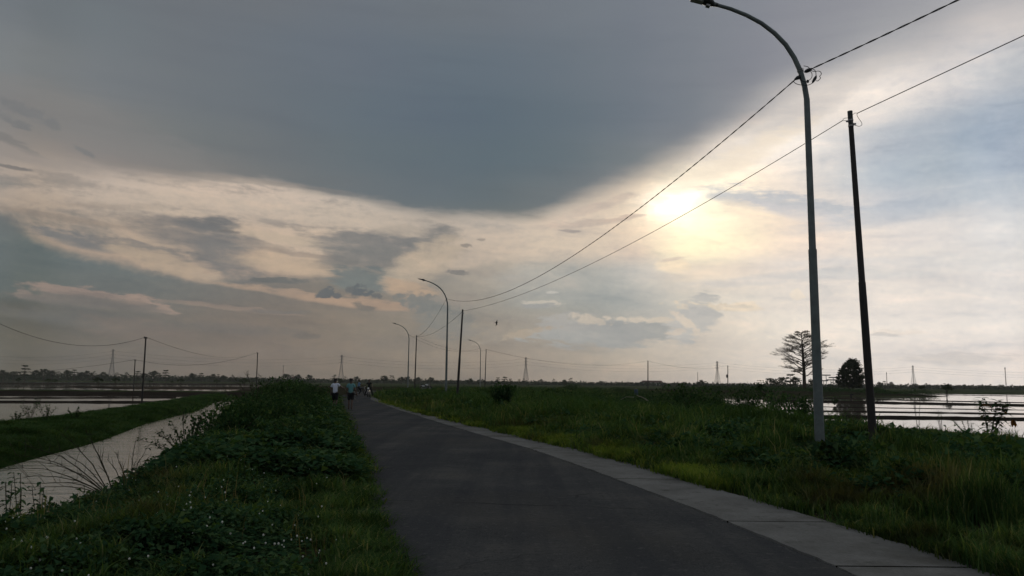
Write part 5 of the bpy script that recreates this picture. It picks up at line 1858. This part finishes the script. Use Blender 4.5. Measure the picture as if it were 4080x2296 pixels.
def bare_bush(label, base, fans, seed, leafy=0, name='dry_shrub', grp=None, leafmat='shrub', rr=.009, L0=.07):
    g = random.Random(seed)
    r = thing(name, label, 'shrub', base, 0, grp)
    m, lf = MB(), MB()
    for (dx, dz, dy) in fans:
        e = Vector((dx, dy, dz))
        nrm = Vector((0, 0, 1))
        pts = [e * t + nrm * (math.sin(t * 3.14) * e.length * .10) + Vector((g.uniform(-.02, .02), g.uniform(-.02, .02), g.uniform(-.015, .015))) * (t > 0) for t in (0, .2, .4, .6, .8, 1)]
        m.tube(pts, [rr, rr * .85, rr * .7, rr * .55, rr * .4, rr * .2], 5)
        for i in range(1, 5):
            for _ in range(2 + (leafy > 0)):
                q = pts[i].lerp(pts[i + 1], g.random())
                e2 = q + (e.normalized() * g.uniform(.1, .5) + Vector((g.uniform(-.5, .5), g.uniform(-.4, .4), g.uniform(-.3, .6)))) * e.length * .24
                m.tube([q, q.lerp(e2, .5) + Vector((0, 0, .01)), e2], [rr * .4, rr * .3, rr * .15], 4)
                for _k in range(leafy):
                    pp = q.lerp(e2, g.uniform(.3, 1.0))
                    leaf_blade(lf, pp, (g.uniform(-1, 1), g.uniform(-1, 1), g.uniform(-.3, .8)), L0 * g.uniform(.6, 1.3), L0 * .7, .3)
    m.build('branches', 'stem', r)
    if leafy: lf.build('leaves', leafmat, r)
    return r


def on_verge(px, py, z=-.2):
    p = gnd(px, py, z)
    return Vector((p.x, p.y, max(float(zf(p.x, p.y)), z - .1)))


q = on_verge(285, 1290, -.35)
bare_bush('leafless twigs fanning out over the canal at lower left', q, [(-1.55, .62, .1), (-1.35, .80, -.1), (-1.15, .55, .0), (-.95, .95, .1), (-.75, .75, -.2), (-1.5, .30, .1), (-1.1, .25, -.1), (-.55, 1.0, .1), (-.35, .75, .0), (-1.75, .45, .0), (-1.3, .12, .1)], 3, rr=.010)
q = on_verge(318, 1262, -.3)
bare_bush('short dead twigs on the canal edge right of the fanned twigs', q, [(-.2, .75, 0), (.05, .95, .1), (.15, .55, -.1), (-.4, .6, .1), (.3, .65, 0), (.42, .4, .1), (-.1, .5, 0), (.2, .8, .1)], 4, rr=.010)
q = on_verge(470, 1160, -.3)
bare_bush('knobbly shrub with small tufted leaves against the canal, left of the hedge', q, [(-.75, .75, 0), (-.5, 1.0, .2), (-.2, 1.25, 0), (.1, 1.0, .1), (-.9, .4, .1), (-.35, .7, -.2), (.3, 1.2, .1), (.2, .7, .2), (-.6, .55, .2), (-1.1, .55, .1)], 5, 3, 'shrub', None, 'shrub', .014, .075)
q = on_verge(640, 1062, -.3)
bare_bush('dark thorny twigs leaning over the far end of the canal', q, [(-1.5, 1.0, 0), (-1.1, 1.5, .3), (-.5, 1.9, 0), (.1, 1.7, .2), (-1.9, .5, .1), (-1.6, .2, .2), (-.8, 1.0, .1), (.5, 1.5, .2), (-1.3, .7, -.2), (-.2, 1.3, .1)], 6, 1, 'dry_shrub', None, 'shrub', .022, .07)
lw = 'leafy weeds at the lower left corner'
for px, py, sd_, lab in ((40, 1338, 11, 'leftmost tall leafy weed in the lower left corner'), (88, 1350, 12, 'tall leafy weed second from the left corner'), (8, 1352, 13, 'leafy weed cut by the left edge of the photo')):
    q = on_verge(px, py, -.5)
    g = random.Random(sd_)
    r = thing('weed', lab, 'weed', q, 0, lw)
    st, lf = MB(), MB()
    for k in range(3):
        e = Vector((g.uniform(-.12, .12), g.uniform(-.1, .1), g.uniform(.62, .9)))
        st.tube([(0, 0, -.1), e * .5 + Vector((.03, 0, 0)), e], [.008, .006, .004], 5)
        for i in range(12):
            t = .2 + .8 * i / 11
            b = i * 1.57 + g.uniform(-.3, .3)
            leaf_blade(lf, e * t, (math.cos(b), math.sin(b), g.uniform(-.3, .4)), .10 * g.uniform(.7, 1.2), .055, .4)
    st.build('stems', 'stem', r); lf.build('leaves', 'cover', r)
sg_ = 'small saplings standing against the left water'
for px, py, d, H, sd_, lab in ((75, 1045, 41, 1.25, 1, 'leftmost and widest sapling against the left water'), (118, 1042, 41, 1.0, 2, 'middle sapling of the three against the left water'), (190, 1040, 42, .85, 3, 'rightmost and smallest sapling against the left water'), (40, 1050, 40, .9, 4, 'faint spindly sapling near the left edge against the water')):
    p = at(px, py, d)
    bare_bush(lab, (p.x, d, float(zf(p.x, d)) - .1), [(random.uniform(-.5, .5) * H, H * random.uniform(.6, 1.05), random.uniform(-.3, .3)) for _ in range(7)], sd_, 3, 'sapling', sg_, 'shrub', .012, .08)
# a dark stump-like weed clump on the near right bund, with two stems of straw
q = r4(715, 968)
o = bare_bush('dark clump of weeds standing on a mud bank between the two near poles', (q.x, q.y, -.75), [(random.uniform(-.4, .4), random.uniform(.4, .95), random.uniform(-.3, .3)) for _ in range(14)], 20, 3, 'weed', None, 'shrub', .02, .14)


# ------------------------------------------------------------------ growth that nobody could count
def region(n, y0, y1, fl, fr, margin=2.5, power=1.0):
    ys = y0 * (y1 / y0) ** (rng.uniform(0, 1, n * 3) ** power)
    lo = np.maximum(fl(ys), -.70 * ys - margin)
    hi = np.minimum(fr(ys), .72 * ys + margin)
    w = hi - lo
    ok = w > 0
    ys, lo, w = ys[ok], lo[ok], w[ok]
    keep = rng.uniform(0, 1, len(ys)) < (w / ys) / np.max(w / ys)
    ys, lo, w = ys[keep][:n], lo[keep][:n], w[keep][:n]
    xs = lo + w * rng.uniform(0, 1, len(ys))
    return xs, ys


def put(x, y, dz=0.0): return np.stack([x, y, zf(x, y) + dz], -1)


G_SHORT = [blades(13, .20, .010, .10, .55, s) for s in range(6)]
G_MID = [blades(13, .42, .014, .16, .6, s + 20) for s in range(6)]
G_LONG = [blades(12, 1.0, .024, .22, .75, s + 40) for s in range(5)]
COVER = [leafclump(16, .26, .22, .085, s + 60) for s in range(6)]
COVER_S = [leafclump(18, .16, .10, .045, s + 80) for s in range(5)]


def widen(y): return 1 + np.maximum(0, y - 9) / 11.0


def thin(x, y):
    """growth is trodden down round the two near poles"""
    f = np.ones(len(x))
    for b in (base1, P1.location):
        for t, rr in ((1.0, 1.3), (.95, 1.2), (.90, 1.1), (.85, 1.0), (.8, .9)):
            f = np.minimum(f, .18 + .82 * sst(.5 * rr, rr, np.hypot(x - b.x * t, y - b.y * t)))
    return f


# right verge: short mown-looking fringe, then deeper grass
x, y = region(30000, 4.2, 34, lambda t: SR(t) + .02, lambda t: RF(t) - 1.0)
e = x - SR(y)
n_ = wav(x, y, 3, 2.4) + rng.normal(0, .25, len(x))
k = (n_ > -.5) & (wav(x, y, 14, 4.5) < .55)
x, y, e = x[k], y[k], e[k]
tag(scatter('verge_grass', put(x, y), G_MID, .55, 1.15, 'grass', wide=widen(y), tall=np.clip(.45 + .25 * e, .45, 1.0) * np.clip(1 + .75 * wav(x, y, 4, 2.2), .35, 2) * (.22 + .78 * sst(4, 22, field_gap(x, y))) * thin(x, y)), 'dark green grass covering the right verge', 'grass', kind='stuff')
x, y = region(21000, 12, 62, lambda t: SR(t) - .05, lambda t: SR(t) + 1.4 + .09 * t)
k = (wav(x, y, 12, 4) + rng.normal(0, .3, len(x)) > .0) & ~((np.abs(y - 15.2) < 1.3) & (x - SR(y) > .5) & (x - SR(y) < 2.2))
x, y = x[k], y[k]
tag(scatter('bright_grass', put(x, y), G_SHORT, .7, 1.4, 'lush', wide=widen(y)), 'yellow-green short grass along the concrete road shoulder', 'grass', kind='stuff')
x, y = region(20000, 26, 175, lambda t: SR(t) + .3, lambda t: RF(t) - .6, power=.9)
tag(scatter('meadow_grass', put(x, y), G_MID, .7, 1.35, 'grass', wide=1 + y / 26, tall=(.22 + .78 * sst(4, 24, field_gap(x, y))) * np.clip(1 + .7 * wav(x, y, 41, 6), .4, 1.8)), 'rough grassland stretching away right of the road', 'grass', kind='stuff')
x, y = region(5200, 24, 90, lambda t: SR(t) + 2.5, lambda t: RF(t) - 1.5)
k = (wav(x, y, 31, 9) > .12) & (field_gap(x, y) > 16)
x, y = x[k], y[k]
tag(scatter('tall_grass', put(x, y), G_LONG, .55, 1.1, 'bank', wide=1 + y / 40), 'clumps of tall arching grass in the right grassland', 'tall grass', kind='stuff')
x, y = region(19000, 10, 62, lambda t: SR(t) + 1.4, lambda t: RF(t) - .6)
k = (wav(x, y, 14, 4.5) + rng.normal(0, .25, len(x)) > .0) & (field_gap(x, y) > 4)
x, y = x[k], y[k]
tag(scatter('creeping_vines', put(x, y), COVER, .7, 1.5, 'cover', wide=1 + y / 60, tall=(.8 + 1.7 * np.clip(wav(x, y, 15, 3.2), 0, 1)) * (.35 + .65 * sst(3, 20, field_gap(x, y))) * thin(x, y)), 'low leafy vines spreading over the right verge', 'ground cover', kind='stuff')
x, y = region(9000, 60, 180, lambda t: SR(t) + 1, lambda t: RF(t) - .5)
k = wav(x, y, 16, 18) > .0
x, y = x[k], y[k]
tag(scatter('scrub', put(x, y), COVER, 1.6, 3.2, 'shrub', tall=.7 + .9 * np.clip(wav(x, y, 17, 11), 0, 1)), 'low scrub over the far end of the right grassland', 'scrub', kind='stuff')
N = 9000
x, y = rng.uniform(46, 168, N), rng.uniform(170, 284, N)
k = scrub_z(x, y) > -.75
x, y = x[k], y[k]
tag(scatter('bank_scrub', np.stack([x, y, scrub_z(x, y)], -1), COVER, 2.0, 4.2, 'shrub', tall=1.0 + 1.5 * np.clip(wav(x, y, 19, 11), 0, 1)), 'rough scrub around the feet of the two right trees', 'scrub', kind='stuff')

# left verge
x, y = region(24000, 4.2, 75, lambda t: CR(t) + .35, lambda t: RL(t) + .10)
e = RL(y) - x
tall = np.where(e < 1.2, .45 + .25 * e, .8) * np.clip(1 + .7 * wav(x, y, 6, 1.9), .35, 2)
k = ~((y < 8.6) & (np.abs(x + 2.35 + .1 * wav(x, y, 2, 1)) < .8) & (y > 6.2) & (y < 7.7))
k &= (wav(x, y, 10, 1.6) + rng.normal(0, .3, len(x)) < .15) | (e < .8) | (y > 16)
x, y, tall = x[k], y[k], tall[k] * (.62 + .38 * sst(9, 17, y[k]))
tag(scatter('left_verge_grass', put(x, y), G_MID, .5, 1.1, 'grass', wide=widen(y), tall=tall), 'dark grass on the verge between canal and road', 'grass', kind='stuff')
x, y = region(15000, 12, 75, lambda t: CR(t) + .25, lambda t: RL(t) - .35)
k = (wav(x, y, 7, 4) > -.25) | (y > 30)
x, y = x[k], y[k]
tag(scatter('left_verge_vines', put(x, y), COVER, .7, 1.5, 'cover', wide=1 + y / 60, tall=1.1 + .9 * np.clip(wav(x, y, 8, 5), 0, 1)), 'leafy creepers heaped over the left verge', 'ground cover', kind='stuff')
x, y = region(22000, 4.6, 17, lambda t: CR(t) + .2, lambda t: RL(t) - .9)
k = wav(x, y, 10, 1.6) + rng.normal(0, .3, len(x)) > -.1
x, y = x[k], y[k]
tag(scatter('clover', put(x, y), COVER_S, .8, 1.5, 'cover', tall=.7 + 1.4 * np.clip(wav(x, y, 51, 1.3), 0, 1)), 'small-leaved weeds carpeting the lower left corner', 'ground cover', kind='stuff')
x, y = region(520, 5.4, 14, lambda t: CR(t) + .8, lambda t: RL(t) - .5)
k = wav(x, y, 11, 2.2) + rng.normal(0, .9, len(x)) > .2
x, y = x[k], y[k]
fl = MB(); fl.ball((0, 0, .17), (.0085, .0085, .010), 6, 4)
tri = []
for f in fl.f: tri += [(f[0], f[i], f[i + 1]) for i in range(1, len(f) - 1)]
tag(scatter('wildflowers', put(x, y, rng.uniform(-.08, .06, len(x))), [(np.array(fl.v), np.array(tri))], .7, 1.15, 'flower'), 'tiny white flower heads sprinkled over the lower left weeds', 'flowers', kind='stuff')

STALK = [blades(3, .62, .007, .12, .45, s + 100) for s in range(5)]
x, y = region(900, 9, 70, lambda t: SR(t) + 1.6, lambda t: RF(t) - 2)
k = wav(x, y, 61, 3.3) + rng.normal(0, .3, len(x)) > .3
x, y = x[k], y[k]
x2, y2 = region(130, 7, 60, lambda t: CR(t) + .3, lambda t: RL(t) - .25)
x, y = np.concatenate([x, x2]), np.concatenate([y, y2])
tag(scatter('dry_stalks', put(x, y), STALK, .5, 1.0, 'straw', wide=widen(y), tall=thin(x, y) * (.4 + .6 * sst(3, 18, field_gap(x, y)))), 'scattered dry straw stalks sticking out of both verges', 'dry grass', kind='stuff')

# canal's far bank
x, y = region(24000, 14, 130, lambda t: LB(t) + .25, lambda t: CL(t) - .05)
tag(scatter('canal_bank_grass', put(x, y), G_MID, .5, 1.05, 'bank', wide=1.2 + y / 22, tall=.62 + .2 * wav(x, y, 18, 3)), 'smooth green grass on the far bank of the canal', 'grass', kind='stuff')
SC.cycles.use_denoising = True

# ------------------------------------------------------------------ evening haze over the plain
hz = MB()
hz.box((0, 850, 34), (4200, 2000, 74))
hm, hnt, hout = new_mat('haze_air')
pv = hnt.nodes.new('ShaderNodeVolumePrincipled')
pv.inputs['Color'].default_value = (.93, .95, .96, 1)
pv.inputs['Density'].default_value = .00010
pv.inputs['Anisotropy'].default_value = .2
hnt.links.new(pv.outputs[0], hout.inputs['Volume'])
M['haze'] = hm
tag(hz.build('haze', 'haze', None, False), 'thin evening haze lying over the whole plain', 'haze', kind='stuff')
SC.cycles.volume_bounces = 0
